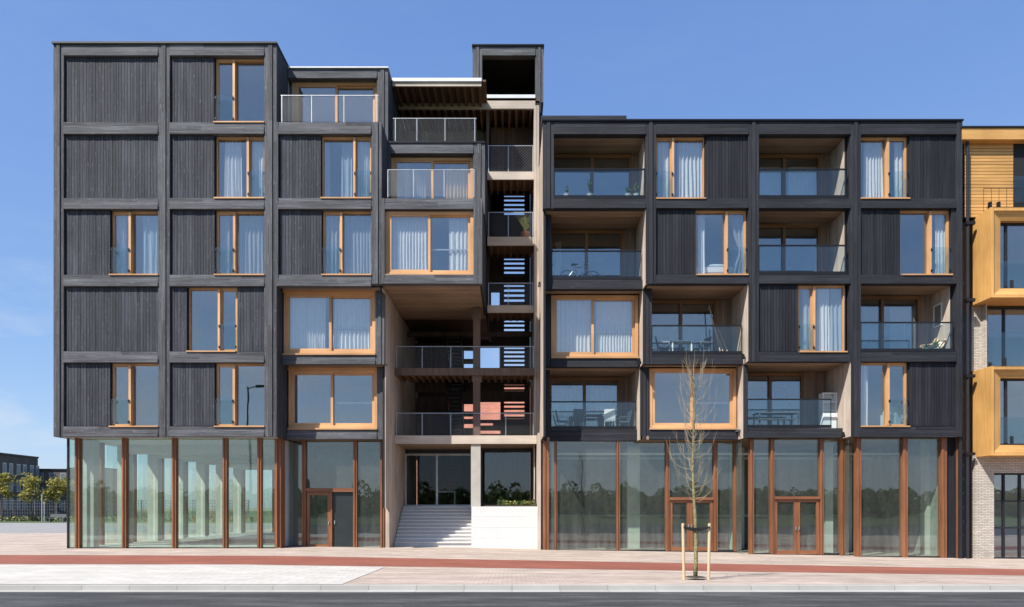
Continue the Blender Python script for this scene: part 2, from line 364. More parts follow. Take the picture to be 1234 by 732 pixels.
# ------------------------------------------------------------------ ground
def zf(x): return 0.0 if x < -8 else -(min(x, 20.0) + 8) * .35 / 24
def zg(x, y):
    w = min(1.0, max(0.0, (y + 12.4) / 5.4))
    return zf(x) * w
def sheet(name, xs, ylo, yhi, ny, dz, mat, ts=None, **kw):
    mb = MB(); rows = []
    ts = ts or [j / ny for j in range(ny + 1)]; ny = len(ts) - 1
    for x in xs:
        a, b = ylo(x), yhi(x); r = []
        for t in ts:
            y = a + (b - a) * t
            r.append(len(mb.v)); mb.v.append((x, y, zg(x, y) + dz))
        rows.append(r)
    for i in range(len(xs) - 1):
        for j in range(ny):
            mb.f.append((rows[i][j], rows[i + 1][j], rows[i + 1][j + 1], rows[i][j + 1])); mb.m.append(0)
    o = mb.build(name, mat, smooth=True)
    return tag(o, **kw)
XS = [-160, -60, -30, -18, -12, -8, -5.8, -3.6, -1.4, 0, 4, 8, 12, 16, 20, 24, 40, 90]
K = lambda v: (lambda x: v)
g = MB(); g.poly([(-2500, -2500, -.55), (2500, -2500, -.55), (2500, 2500, -.55), (-2500, 2500, -.55)])
tag(g.build('ground', M['earth']), kind='structure')
PT = [k * .45 / 72.42 for k in range(29)] + [.2, .25, .3, .4, .6, .8, 1]
sheet('pavement', XS, K(-12.42), K(60), 0, 0, M['paving'], ts=PT, kind='structure')
lane_far = lambda x: -3.3 - .0441 * (x + 17.6)
lane_near = lambda x: -7.1 - .0068 * (x + 14.8)
sheet('bicycle_lane', XS, lane_near, lane_far, 6, .004, M['lane'], kind='structure')
# pale slab strip left of centre with a slanted end
sheet('slab_strip', XS[:8], K(-12.405), K(-7.47), 22, .008, M['slabs'], kind='structure')
kb = MB(); kb.box(-160, 90, -12.60, -12.42, -.2, .0)
kb.box(-160, 90, -12.90, -12.604, -.2, -.093)
tag(kb.build('kerb', M['kerb']), kind='structure')
rd = MB(); rd.poly([(-160, -60, -.1), (90, -60, -.1), (90, -12.6, -.1), (-160, -12.6, -.1)])
tag(rd.build('road', M['asphalt']), kind='structure')
md = MB(); md.poly([(-200, -400, -.06), (200, -400, -.06), (200, -36, -.06), (-200, -36, -.06)])
tag(md.build('meadow', M['meadow']), kind='structure')
sr = MB(); sr.poly([(-160, 20, .004), (-19, 17, .004), (-19, 46, .004), (-160, 48, .004)])
tag(sr.build('side_road', M['sideroad']), kind='structure')
vg = MB(); vg.poly([(-160, 48.2, .006), (-5, 46.2, .006), (-5, 60, .006), (-160, 60, .006)])
vg.poly([(-160, 60.02, .02), (90, 60.02, .02), (90, 300, .02), (-160, 300, .02)])
tag(vg.build('verge', M['meadow']), kind='structure')
SUN, SKY, EXPO = 5.0, 0.13, 0.68
# ------------------------------------------------------------------ the black timber building
S = .6                                        # each stepped bay sits this much further back
XA, XB, XC, XD, XE = -18.0, -13.62, -9.24, -5.12, -1.17
X1, X2, X3, X4, X5 = 1.21, 5.24, 9.27, 13.27, 17.66
BT = {1: (67, 147), 2: (161.5, 238.5), 3: (252, 331), 4: (345, 423.5), 5: (437, 514)}
def zr(r): return Z(BT[r][1]), Z(BT[r][0])       # bottom, top of the opening on storey r
BM = [(53, 67), (147, 161.5), (238.5, 252), (331, 345), (423.5, 437), (514, 526.5)]
def bz(i): return Z(BM[i][1]), Z(BM[i][0])
ROOF = Z(53)
BLD = thing('apartment_building', 'black charred timber apartment block with stepped larch windows above a glass ground floor', 'building', (0, 6, 0))

def P(mb, name, mats, label=None, parent=None, smooth=False):
    o = mb.build(name, mats, parent or BLD, smooth=smooth)
    if label: o['label'] = label
    return o

def beam(mb, x0, x1, z0, z1, p, t=.3, m=0, joint=True):
    h = z1 - z0; n = max(2, round(h / .135))
    zz = z0
    for i in range(n):
        zt = z0 + h * (i + 1) / n
        xs = [x0]
        if joint and x1 - x0 > 2.4 and random.random() < .6: xs.append(rnd(x0 + .8, x1 - .8))
        xs.append(x1)
        off = (-.02 if i == 0 else (.012 if i == n - 1 else 0)) + rnd(-.003, .003)
        for a, b in zip(xs[:-1], xs[1:]):
            mb.box(a + .001, b - .001, p + off, p + t, zz + .004, zt - .002, m)
        zz = zt
def post(mb, x0, x1, z0, z1, p, t=.3, m=0):
    w = x1 - x0; n = max(2, round(w / .14))
    for i in range(n):
        a = x0 + w * i / n; b = x0 + w * (i + 1) / n
        off = (.035 if i in (0, n - 1) and n > 2 else 0) + rnd(-.003, .003)
        zs = [z0]
        while z1 - zs[-1] > 5.2: zs.append(zs[-1] + rnd(3.2, 4.6))
        zs.append(z1)
        for c, e in zip(zs[:-1], zs[1:]): mb.box(a + .003, b - .003, p + off, p + t, c + .001, e - .001, m)
def boards(mb, x0, x1, z0, z1, y, m=0, mb_m=1, w=.118, back=True, t=.03):
    x = x0
    while x < x1 - .01:
        ww = min(w * rnd(.85, 1.12), x1 - x)
        if x1 - x - ww < .03: ww = x1 - x
        o = rnd(-.006, .006)
        mb.box(x + .006, x + ww - .006, y + o, y + t, z0, z1, m)
        x += ww
    if back: mb.box(x0, x1, y + t + .001, y + .12, z0, z1, mb_m)
def boards_y(mb, x, y0, y1, z0, z1, side, m=0, mb_m=1, w=.13, back=.1):   # boards on a wall that runs back; side=-1 faces left
    y = y0
    while y < y1 - .01:
        ww = min(w * rnd(.9, 1.1), y1 - y)
        if y1 - y - ww < .03: ww = y1 - y
        o = rnd(-.004, .004)
        mb.box(x + o, x - side * .03, y + .004, y + ww - .004, z0, z1, m); y += ww
    mb.box(x - side * .031, x - side * back, y0, y1, z0, z1, mb_m)

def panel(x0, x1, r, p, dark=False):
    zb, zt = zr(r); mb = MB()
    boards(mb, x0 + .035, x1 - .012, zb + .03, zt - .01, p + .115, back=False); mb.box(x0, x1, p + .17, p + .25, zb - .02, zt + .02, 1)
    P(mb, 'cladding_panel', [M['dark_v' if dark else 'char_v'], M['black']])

def room(x0, x1, zb, zt, y0, y1, dim=False, part=True):
    mb = MB(); t = .06
    mb.box(x0, x1, y0, y1, zb - t, zb, 1)
    mb.box(x0, x1, y0, y1, zt, zt + t, 0)
    mb.box(x0, x1, y1, y1 + t, zb - t, zt + t, 0)
    mb.box(x0 - t, x0 - .001, y0, y1 + t, zb - t, zt + t, 0)
    mb.box(x1 + .001, x1 + t, y0, y1 + t, zb - t, zt + t, 0)
    P(mb, 'room_interior', [M['room_dark' if dim else 'room'], M['room_floor']])

def pane(x0, x1, z0, z1, y, parent, mat='glass', name='pane'):
    mb = MB(); mb.box(x0, x1, y, y + .02, z0, z1)
    return mb.build(name, M[mat], parent)

def tall_window(x0, x1, r, p, xs, guard, glass_g=True):
    """storey-high window: opening x0..x1, mullion at xs, guard = 'L' or 'R' (the narrow opening leaf)"""
    zb, zt = zr(r)
    zb -= .01
    y = p + .24; f = .045
    mb = MB()
    mb.box(x0, x0 + f, y, y + .16, zb, zt, 0); mb.box(x1 - f, x1, y, y + .16, zb, zt, 0)
    mb.box(x0 + f, x1 - f, y, y + .16, zt - .07, zt, 1); mb.box(x0 + f, x1 - f, y, y + .16, zb, zb + .07, 1)
    mb.box(x0 - .01, x1 + .01, p - .015, y - .002, zb - .015, zb + .035, 1)
    mb.box(xs - .045, xs + .045, y - .11, y + .15, zb + .07, zt - .07, 0)
    w = P(mb, 'window', [M['larch'], M['larch_h']])
    a, b = (x0 + f, xs - .05), (xs + .05, x1 - f)
    nar = a if guard == 'L' else b
    sm = MB(); e = .042
    sm.box(nar[0] + .002, nar[0] + e, y + .01, y + .1, zb + .072, zt - .072, 0); sm.box(nar[1] - e, nar[1] - .002, y + .01, y + .1, zb + .072, zt - .072, 0)
    sm.box(nar[0] + e, nar[1] - e, y + .01, y + .1, zb + .072, zb + .13, 1); sm.box(nar[0] + e, nar[1] - e, y + .01, y + .1, zt - .12, zt - .072, 1)
    sm.build('sash', [M['larch'], M['larch_h']], w)
    for (q0, q1) in (a, b):
        if (q0, q1) == nar: pane(q0 + e - .005, q1 - e + .005, zb + .125, zt - .115, y + .05, w)
        else: pane(q0 - .005, q1 + .005, zb + .065, zt - .065, y + .07, w)
    # clamps of the glass guard
    gx = nar
    for xx in (gx[0] - .02, gx[1] + .02):
        for zz in (zb + .2, zb + 1.02):
            hb = MB(); hb.box(xx - .03, xx + .03, y - .15, y - .112, zz - .045, zz + .045); hb.build('clamp', M['blackmetal'], w)
    gb = MB(); gb.box(gx[0] - .03, gx[1] + .03, y - .135, y - .122, zb + .1, zb + 1.12); gb.build('glass_guard', M['guard'], w)
    return w

def wide_window(x0, x1, zb, zt, p, xs, rail=True, lap='L'):
    """heavy sliding window"""
    y = p + .10; f = .13
    mb = MB()
    mb.box(x0, x0 + f, y, y + .22, zb, zt, 0); mb.box(x1 - f, x1, y, y + .22, zb, zt, 0)
    mb.box(x0 + f, x1 - f, y, y + .22, zt - .12, zt, 1); mb.box(x0 + f, x1 - f, y, y + .22, zb, zb + .15, 1)
    mb.box(x0 - .01, x1 + .01, p - .03, y - .002, zb - .03, zb + .035, 1)
    w = P(mb, 'window', [M['larch'], M['larch_h']])
    for i, (q0, q1, yy) in enumerate(((x0 + f + .002, xs + .05, y + .02 if lap == 'L' else y + .10), (xs - .05, x1 - f - .002, y + .10 if lap == 'L' else y + .02))):
        sm = MB(); e = .10; lo, hi = zb + .152, zt - .122
        sm.box(q0, q0 + e, yy, yy + .07, lo, hi, 0); sm.box(q1 - e, q1, yy, yy + .07, lo, hi, 0)
        sm.box(q0 + e, q1 - e, yy, yy + .07, lo, lo + .10, 1); sm.box(q0 + e, q1 - e, yy, yy + .07, hi - .06, hi, 1)
        s_ = sm.build('sash', [M['larch'], M['larch_h']], w)
        pane(q0 + e - .005, q1 - e + .005, lo + .095, hi - .055, yy + .03, w)
    if rail:
        gb = MB(); rx0, rx1 = (xs + .03, x1 - f)
        gb.box(rx0, rx1, y + .2, y + .235, zb + 1.08, zb + 1.13)
        for k in range(2): gb.box(rx0 + k * (rx1 - rx0 - .03), rx0 + k * (rx1 - rx0 - .03) + .03, y + .2, y + .235, zb + .16, zb + 1.08)
        gb.build('guard_rail', M['galv'], w)
    return w

def back_door(x0, x1, zb, zt, y, xs=None, n=2):
    mb = MB(); f = .11
    xs = xs or [(x0 + x1) / 2]
    mb.box(x0, x0 + f, y, y + .18, zb, zt, 0); mb.box(x1 - f, x1, y, y + .18, zb, zt, 0)
    mb.box(x0 + f, x1 - f, y, y + .18, zt - .14, zt, 1); mb.box(x0 + f, x1 - f, y, y + .18, zb, zb + .14, 1)
    for q in xs: mb.box(q - .06, q + .06, y - .02, y + .17, zb + .14, zt - .14, 0)
    w = P(mb, 'balcony_door', [M['oak_b'], M['oak_bh']])
    e = [x0 + f] + xs + [x1 - f]
    for i in range(len(e) - 1): pane(e[i] + (.055 if i else -.005), e[i + 1] - (.055 if i < len(e) - 2 else -.005), zb + .135, zt - .135, y + .08, w)
    return w
M['oak_b'] = wood('balcony_door_wood', (.15, .07, .03), (.24, .12, .055), 'Z', 12, .12, .5, .1, 0)
M['oak_bh'] = wood('balcony_door_rail', (.15, .07, .03), (.24, .12, .055), 'X', 12, .12, .5, .1, 0)

def glass_rail(x0, x1, zb, zt, y):
    mb = MB()
    mb.box(x0, x1, y - .03, y + .03, zt - .05, zt); mb.box(x0, x1, y - .035, y + .035, zb - .05, zb + .07)
    mb.box(x0, x0 + .025, y - .012, y + .012, zb + .07, zt - .05); mb.box(x1 - .025, x1, y - .012, y + .012, zb + .07, zt - .05)
    w = P(mb, 'balcony_railing', M['blackmetal'])
    xm = (x0 + x1) / 2
    for a, b in ((x0 + .03, xm - .008), (xm + .008, x1 - .03)):
        pane(a, b, zb + .06, zt - .045, y - .007, w, 'guard', 'glass_panel')
def mesh_rail(x0, x1, zb, zt, y, posts, mat='whitemetal', wire=.0036, sp=.08, label=None):
    mb = MB()
    mb.box(x0, x1, y - .015, y + .015, zt - .025, zt)
    for q in posts: mb.box(q - .014, q + .014, y - .02, y + .02, zb, zt - .026)
    w = P(mb, 'gallery_railing', M[mat], label)
    wm = MB(); H = zt - .05 - zb - .04; n = int((x1 - x0 + H) / sp)
    for s in (1, -1):
        for i in range(n):
            a = x0 - H + i * sp if s > 0 else x0 + i * sp
            pa = [a, zb + .04]; pb = [a + s * H, zt - .05]
            # clip to x0..x1
            def clip(p_, q_):
                if p_[0] < x0: t = (x0 - p_[0]) / (q_[0] - p_[0]); p_ = [x0, p_[1] + t * (q_[1] - p_[1])]
                if p_[0] > x1: t = (x1 - p_[0]) / (q_[0] - p_[0]); p_ = [x1, p_[1] + t * (q_[1] - p_[1])]
                return p_
            if max(pa[0], pb[0]) <= x0 + .01 or min(pa[0], pb[0]) >= x1 - .01: continue
            pa2 = clip(pa, pb); pb2 = clip(pb, pa)
            wm.bar((pa2[0], y + .004 * s, pa2[1]), (pb2[0], y + .004 * s, pb2[1]), wire)
    wm.build('wire_mesh', M[mat], w)
    return w

# ---- left block, front plane -------------------------------------------------
ZL = Z(526.5)
fm = MB()                                     # frame of the front plane
P0 = 0.0
post(fm, XA, X(76), ZL, ROOF, 0); P(fm, 'corner_post', M['char_p'])
fm = MB(); post(fm, X(190), X(204), ZL, ROOF - .0, 0); P(fm, 'bay_post', M['char_p'])
fm = MB(); post(fm, X(318), XC, ZL, ROOF, 0); P(fm, 'corner_post', M['char_p'])
fm = MB(); post(fm, XC + .002, X(335), Z(345), Z(147), .0); P(fm, 'bay_post', M['char_p'])
fm = MB(); post(fm, X(447), XD, Z(342), Z(147), 0); P(fm, 'bay_post', M['char_p'])
fm = MB(); post(fm, XD + .002, X(463.5), Z(342), Z(239), 0); P(fm, 'bay_post', M['char_p']); fm = MB(); post(fm, X(570.5), XE, Z(342), Z(239), 0); P(fm, 'bay_post', M['char_p'])
for i in range(6):
    z0, z1 = bz(i)
    for a, b in ((X(76), X(190)), (X(204), X(318))):
        fm = MB(); beam(fm, a, b, z0, z1, .012); P(fm, 'bay_beam', M['char_h'])
for i in (1, 2, 3):
    z0, z1 = bz(i); fm = MB(); beam(fm, X(335), X(447), z0, z1, .012); P(fm, 'bay_beam', M['char_h'])
for (pa, pb) in ((239, 252), (331, 342)):
    fm = MB(); beam(fm, X(463.5), X(570.5), Z(pb), Z(pa), .012); P(fm, 'bay_beam', M['char_h'])
# roof edges
def coping(x0, x1, y0, y1, z, mat='blackmetal', h=.07):
    mb = MB(); mb.box(x0 - .03, x1 + .03, y0 - .04, y1, z + .002, z + h); P(mb, 'roof_edge', M[mat])
coping(XA, XC, 0, 11, ROOF)
# side walls that close the front bays
mb = MB(); boards_y(mb, XA, .305, 17.9, ZL, ROOF, -1); P(mb, 'side_wall', [M['char_v'], M['black']])
mb = MB(); boards_y(mb, XC, .305, 1.42, Z(147), ROOF, 1, back=.1); P(mb, 'side_wall', [M['char_v'], M['black']])
mb = MB(); boards_y(mb, XC, .305, 5, ZL, Z(345) - .0, 1, back=.1)
P(mb, 'side_wall', [M['char_v'], M['black']])
# panels and windows
panel(X(76), X(190), 1, 0); panel(X(76), X(190), 2, 0); panel(X(76), X(190), 4, 0)
panel(X(76), X(131), 3, 0); panel(X(76), X(131), 5, 0)
panel(X(204), X(257), 1, 0); panel(X(204), X(257), 2, 0); panel(X(204), X(257.5), 3, 0); panel(X(204), X(257.5), 5, 0)
panel(X(204), X(224), 4, 0); panel(X(284), X(318), 4, 0)
panel(X(335), X(386), 2, 0); panel(X(335), X(387), 3, 0)
tall_window(X(257.5), X(318), 1, 0, X(280), 'L')
tall_window(X(258), X(318), 2, 0, X(297), 'R')
tall_window(X(258), X(318), 3, 0, X(280.5), 'L')
tall_window(X(224.5), X(283.5), 4, 0, X(262), 'R')
tall_window(X(258), X(318), 5, 0, X(280), 'L')
tall_window(X(131.5), X(190), 3, 0, X(154), 'L')
tall_window(X(131.5), X(190), 5, 0, X(154), 'L')
tall_window(X(386.5), X(447), 2, 0, X(426), 'R')
tall_window(X(387.5), X(447), 3, 0, X(410), 'L')
wide_window(X(463.5), X(570.5), Z(331), Z(253), .06, X(516.5), True)
for (a, b, rs) in ((XA + .2, XB - .1, (1, 2, 3, 4, 5)), (XB + .1, XC - .12, (1, 2, 3, 4, 5)), (XC + .12, XD - .12, (2, 3)), (XD + .12, XE - .1, (3,))):
    for r in rs:
        zb, zt = zr(r); room(a, b, zb - .02, zt + .02, .31, 4.9)

# ---- left block, set-back top storeys ----------------------------------------
T = 1.4
zt0, zt1 = Z(94.5, T), Z(82.5, T)
fm = MB(); beam(fm, XC + .01, X(454, T), zt0, zt1, T + .012); P(fm, 'bay_beam', M['char_h'])
fm = MB(); post(fm, X(454, T), XD, Z(147), zt1, T); P(fm, 'bay_post', M['char_p'])
mb = MB(); boards_y(mb, XD, T + .305, 6, Z(147), zt1, 1); P(mb, 'side_wall', [M['char_v'], M['black']])
wide_window(XC + .12, X(454, T), Z(147), zt0, T + .18, X(403, T), False)
room(XC + .12, XD - .12, Z(147) - .02, zt0 + .02, T + .31, 5.5)
coping(XC + .04, XD, T, 8, zt1, 'whitemetal', .05)
mb = MB(); mb.box(XC + .03, XD - .03, T + .3, 8, zt1 - .35, zt1); P(mb, 'roof', M['black'])
mb = MB(); mb.box(XC + .13, XD - .02, .31, T - .01, Z(147) - .03, Z(147) - .006); P(mb, 'terrace_floor', M['char_h'])
mb = MB(); mb.box(XC + .13, XD - .001, .31, T + .3, bz(1)[0] + .05, Z(147) - .032); P(mb, 'terrace_deck', M['black'])
mesh_rail(X(337.5), X(456), Z(146.5), Z(113.5), .08, [X(339), X(375), X(414), X(454)], 'galv', .0028)
# terrace storey of the fourth column
fm = MB(); beam(fm, X(470, T), X(570, T), Z(185, T), Z(172.5, T), T + .012); P(fm, 'bay_beam', M['char_h'])
fm = MB(); post(fm, X(570, T), XE + .05, Z(239), Z(172.5, T), T); P(fm, 'bay_post', M['char_p']); fm = MB(); post(fm, XD + .005, X(470, T), Z(239), Z(172.5, T), T); P(fm, 'bay_post', M['char_p'])
mb = MB(); boards_y(mb, XE + .05, T + .305, 6, Z(239), Z(172.5, T), 1); P(mb, 'side_wall', [M['char_v'], M['black']])
mb = MB(); boards_y(mb, XE, .305, T + .3, Z(342), Z(239.5), 1); boards_y(mb, XE, T + .31, 4.5, Z(342), Z(239.5), 1); P(mb, 'side_wall', [M['char_v'], M['black']])
mb = MB(); boards_y(mb, XD + .002, .305, T + .3, Z(239), bz(1)[1], 1); P(mb, 'side_wall', [M['char_v'], M['black']])
wide_window(X(470, T), X(570, T), Z(238.5), Z(186, T), T + .18, X(520, T), False)
room(XD + .12, XE - .1, Z(238.5) - .02, Z(185, T) + .02, T + .31, 5.5)
mb = MB(); mb.box(XD + .02, XE - .001, .31, T + .3, Z(252) + .05, Z(239) - .004); P(mb, 'terrace_floor', M['black'])
mb = MB(); mb.box(XD + .02, XE + .05, T - .02, 6, Z(172.5, T) + .002, Z(170.5, T)); P(mb, 'terrace_floor', M['blackmetal'])
mesh_rail(X(466.5), X(572), Z(237), Z(203.5), .08, [X(467), X(498), X(535), X(571)], 'galv', .0042)
mesh_rail(X(473, T), X(574, T), Z(170.5, T), Z(141, T), T + .1, [X(476, T), X(502, T), X(536, T), X(572, T)], 'galv', .003, .13)

# ---- left block, stepped lower bays of the third column ------------------------
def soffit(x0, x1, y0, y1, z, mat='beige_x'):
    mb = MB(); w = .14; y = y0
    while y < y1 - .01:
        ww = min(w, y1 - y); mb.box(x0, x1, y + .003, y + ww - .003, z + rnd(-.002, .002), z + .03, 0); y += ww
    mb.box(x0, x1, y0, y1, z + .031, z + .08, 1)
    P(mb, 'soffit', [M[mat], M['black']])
p = S
zb4, zt4 = Z(427, p), Z(352, p)
fm = MB(); post(fm, X(452, p), XD - .002, Z(439, p), Z(345), p, .3); P(fm, 'bay_post', M['char_p'])
fm = MB(); beam(fm, XC + .03, X(452, p), Z(439, p), zb4, p + .012); P(fm, 'bay_beam', M['char_h'])
wide_window(XC + .06, X(452, p), zb4, zt4, p, X(397, p), True, 'L')
mb = MB(); mb.box(XC + .04, X(452, p), p + .03, p + .25, zt4 + .002, Z(342)); P(mb, 'window_head', M['larch_h'])
soffit(XC + .12, XD, .31, p + .03, Z(344.5), 'beige_x')
room(XC + .12, XD - .12, zb4 - .02, zt4 + .02, p + .31, 5.2)
p = 2 * S
zb5, zt5 = Z(517, p), Z(446, p)
fm = MB(); post(fm, X(454, p), XD - .004, Z(529.5, p), Z(439, S), p, .3); P(fm, 'bay_post', M['char_p'])
fm = MB(); beam(fm, XC + .03, X(454, p), Z(529.5, p), zb5, p + .012); P(fm, 'bay_beam', M['char_h'])
wide_window(XC + .06, X(454, p), zb5, zt5, p, X(399, p), True, 'L')
mb = MB(); mb.box(XC + .04, X(454, p), p + .03, p + .25, zt5 + .002, Z(439, S)); P(mb, 'window_head', M['larch_h'])
soffit(XC + .12, XD, S + .31, p + .03, Z(438.6, S), 'beige_x')
room(XC + .12, XD - .12, zb5 - .02, zt5 + .02, p + .31, 5.2)
# beige wall of the void on the right of the third column
mb = MB(); boards_y(mb, XD, S + .305, 9.9, 1.6, Z(345) - .09, 1, back=.12); boards_y(mb, XD - .002, .31, 9.9, Z(345) - .088, Z(342) + .12, 1, back=.1); P(mb, 'side_wall', [M['beige_v'], M['black']])
# mass behind the rooms
mb = MB()
mb.box(XA + .15, XC - .12, 5.1, 17.9, ZL + .3, ROOF - .3); mb.box(XA + .14, XC - .1, .31, 17.9, ROOF - .29, ROOF)
mb.box(XC - .11, XD - .13, 5.7, 17.9, ZL + .3, ROOF - .4)
mb.box(XD - .12, XE - .12, 5.75, 9.9, Z(345) + .3, Z(172.5, T) - .3)
P(mb, 'rear_wall', M['black'])
# big soffit over the void, dark brown ceiling beyond paints in the deep shade
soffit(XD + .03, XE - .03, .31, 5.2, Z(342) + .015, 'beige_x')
mb = MB(); mb.box(XD + .03, XE - .03, 5.21, 9.9, Z(342) + .1, Z(342) + .2); P(mb, 'void_ceiling', M['brown_v'])

# ---- right block ----------------------------------------------------------------
ZT = Z(146)
def ppost(x0, x1, z0, z1):
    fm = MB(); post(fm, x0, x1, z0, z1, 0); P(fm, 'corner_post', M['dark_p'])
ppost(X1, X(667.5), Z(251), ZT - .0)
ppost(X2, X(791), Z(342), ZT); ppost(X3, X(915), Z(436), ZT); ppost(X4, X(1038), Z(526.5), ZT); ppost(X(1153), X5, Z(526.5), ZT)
op = [(667.5, 776), (791, 902), (915, 1021), (1038, 1153)]
cx = [X1, X2, X3, X4, X5]
RB = {1: (146, 162), 2: (239, 251), 3: (331, 342), 4: (424, 436), 5: (514, 527)}
for c in range(4):
    a = X(op[c][0]); b = cx[c + 1] - .002 if c < 3 else X(1153)
    for i in range(1, 6):
        if i - 1 > c + 1: continue
        if i == 1 or i <= c + 2:
            fm = MB(); beam(fm, a, b, Z(RB[i][1]), Z(RB[i][0]), .012); P(fm, 'bay_beam', M['dark_h'])
coping(X1, X5, 0, 11, ZT, 'blackmetal', .06)
mb = MB(); mb.box(X1 + .02, X5 - .02, .32, 11, ZT - .3, ZT); P(mb, 'roof', M['black'])
mb = MB(); mb.box(X(652, 3), X(755, 3), 3, 9, ZT + .01, Z(139.5, 3)); P(mb, 'roof_housing', M['dark_h'])
ORF = {2: (162, 239), 3: (251, 331), 4: (342, 424), 5: (436, 514)}
def zrr(r): return Z(ORF[r][1]), Z(ORF[r][0])
# flush window and panel bays
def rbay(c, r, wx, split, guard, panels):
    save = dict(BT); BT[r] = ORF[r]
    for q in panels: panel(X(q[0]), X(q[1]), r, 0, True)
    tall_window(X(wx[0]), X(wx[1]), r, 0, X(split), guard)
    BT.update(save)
    zb, zt = zrr(r); room(cx[c] + .12, cx[c + 1] - .12, zb - .02, zt + .02, .31, 5)
rbay(1, 2, (791, 850.5), 812, 'L', [(851, 902)])
rbay(3, 2, (1038, 1096.5), 1072.5, 'R', [(1097, 1153)])
rbay(1, 3, (840, 901.5), 877, 'R', [(791, 839.5)])
rbay(3, 3, (1087.5, 1148), 1124, 'R', [(1038, 1087)]); 
rbay(2, 4, (964, 1021), 983, 'L', [(915, 963.5)])
rbay(3, 5, (1038, 1096.5), 1073, 'R', [(1097, 1153)])
mb = MB(); mb.box(X(1148), X(1153), .07, .3, zrr(3)[0], zrr(3)[1]); P(mb, 'jamb_board', M['dark_p'])
BD = 1.45
def balcony(c, r, p, x0, x1, zb, zt, dx1, wallx, mull=None, wtop=None):
    """recess from front plane p: opening x0..x1; door plane at p+BD; right wall at wallx"""
    y = p + BD
    back_door(x0 + .02, dx1, zb, zt - .03, y, mull)
    mb = MB(); boards(mb, dx1 + .002, wallx, zb, zt - .0, y + .02); P(mb, 'balcony_wall', [M['post_wood'], M['black']])
    soffit(x0 - .25, wallx - .002, p + .31, y + .02, zt)
    mb = MB(); boards_y(mb, wallx, p + .305, y + .16, zb, zt, -1, back=.1); P(mb, 'balcony_wall', [M['beige_v'], M['black']])
    mb = MB(); mb.box(x0 - .3, wallx - .001, p + .31, y + .0, zb - .10, zb - .03); P(mb, 'balcony_floor', M['char_h'])
    mb = MB(); boards_y(mb, x0 - .02, p + .305, y + .16, zb, zt, 1, back=.1); P(mb, 'balcony_wall', [M['dark_v'], M['black']])
    room(cx[c] + .12, cx[c + 1] - .12, zb - .02, zt + .0, y + .2, y + 4.2)
def rail_at(x0, x1, zb, p): glass_rail(x0, x1, zb + .06, zb + 1.18, p + .06)
zb, zt = zrr(2)
balcony(0, 2, 0, X(667.5), X2 - .005, zb, zt, X2 - .28, X2 - .004); rail_at(X(667.5), X2 - .03, zb, 0)
balcony(2, 2, 0, X(915), X4 - .005, zb, zt, X4 - .5, X4 - .12); rail_at(X(915), X4 - .14, zb, 0)
zb, zt = zrr(3)
balcony(2, 3, 0, X(915), X4 - .005, zb, zt, X4 - .5, X4 - .12); rail_at(X(915), X4 - .14, zb, 0)
zb, zt = zrr(4)
balcony(3, 4, 0, X(1038), X(1153), zb, zt, X(1153) - .55, X(1150)); rail_at(X(1038), X(1150) - .02, zb, 0)
sw = MB(); 
w_ = MB(); w_.box(X(1150) - .03, X(1150) - .004, .75, .81, zb + 1.25, zt - .5); w_.box(X(1150) - .03, X(1150) - .004, 1.25, 1.31, zb + 1.25, zt - .5)
w_.box(X(1150) - .03, X(1150) - .004, .81, 1.25, zb + 1.25, zb + 1.31); w_.box(X(1150) - .03, X(1150) - .004, .81, 1.25, zt - .56, zt - .5)
w = P(w_, 'side_window', M['white']); pm = MB(); pm.box(X(1150) - .02, X(1150) - .008, .81, 1.25, zb + 1.31, zt - .56); pm.build('pane', M['glass'], w)

# stepped bays ----------------------------------------------------------------
def stepped_frame(c, pl, zbot0, zbot1, ztop, lpost=.37):
    """left post and bottom beam of a set-back bay"""
    fm = MB(); post(fm, cx[c] + .002, cx[c] + lpost, zbot0, ztop, pl); P(fm, 'bay_post', M['dark_p'])
    fm = MB(); beam(fm, cx[c] + lpost, cx[c + 1] - .004, zbot0, zbot1, pl + .012); P(fm, 'bay_beam', M['dark_h'])
def stepwall(c1, y0, y1, z0, z1):          # lit beige wall facing left under/next to the bay in front
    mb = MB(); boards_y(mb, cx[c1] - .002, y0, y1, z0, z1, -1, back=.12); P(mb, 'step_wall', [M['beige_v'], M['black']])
# column 1
zb, zt = Z(337, S), Z(251)
stepped_frame(0, S, Z(348.5, S), zb, Z(251) - .0)
soffit(X1 + .01, X2 - .01, .31, S + .33, Z(250.6))
stepwall(1, .03, S + .3, Z(348.5, S), Z(250.6)); 
balcony(0, 3, S, X1 + .37, X2 - .005, zb, zt, X2 - .55, X2 - .006); rail_at(X1 + .37, X2 - .04, zb, S)
p2 = 2 * S
zb, zt = Z(431, p2), Z(357, p2)
stepped_frame(0, p2, Z(442.5, p2), zb, Z(348.5, S))
soffit(X1 + .01, X2 - .01, S + .31, p2 + .05, Z(348.2, S))
stepwall(1, S + .03, p2 + .3, Z(442.5, p2), Z(348.2, S))
wide_window(X1 + .40, X2 - .05, zb, Z(349.5, S), p2, X(714.5, p2), True)
room(X1 + .12, X2 - .12, zb - .02, Z(350, S), p2 + .31, 5.2)
p3 = 3 * S
zb, zt = Z(517.5, p3), Z(442.5, p2)
stepped_frame(0, p3, Z(531.5, p3), zb, Z(442.5, p2))
soffit(X1 + .01, X2 - .01, p2 + .31, p3 + .33, Z(442.2, p2))
stepwall(1, p2 + .03, p3 + .3, Z(531.5, p3), Z(442.2, p2))
balcony(0, 5, p3, X1 + .40, X2 - .005, zb, zt, X2 - .5, X2 - .006); rail_at(X1 + .40, X2 - .04, zb, p3)
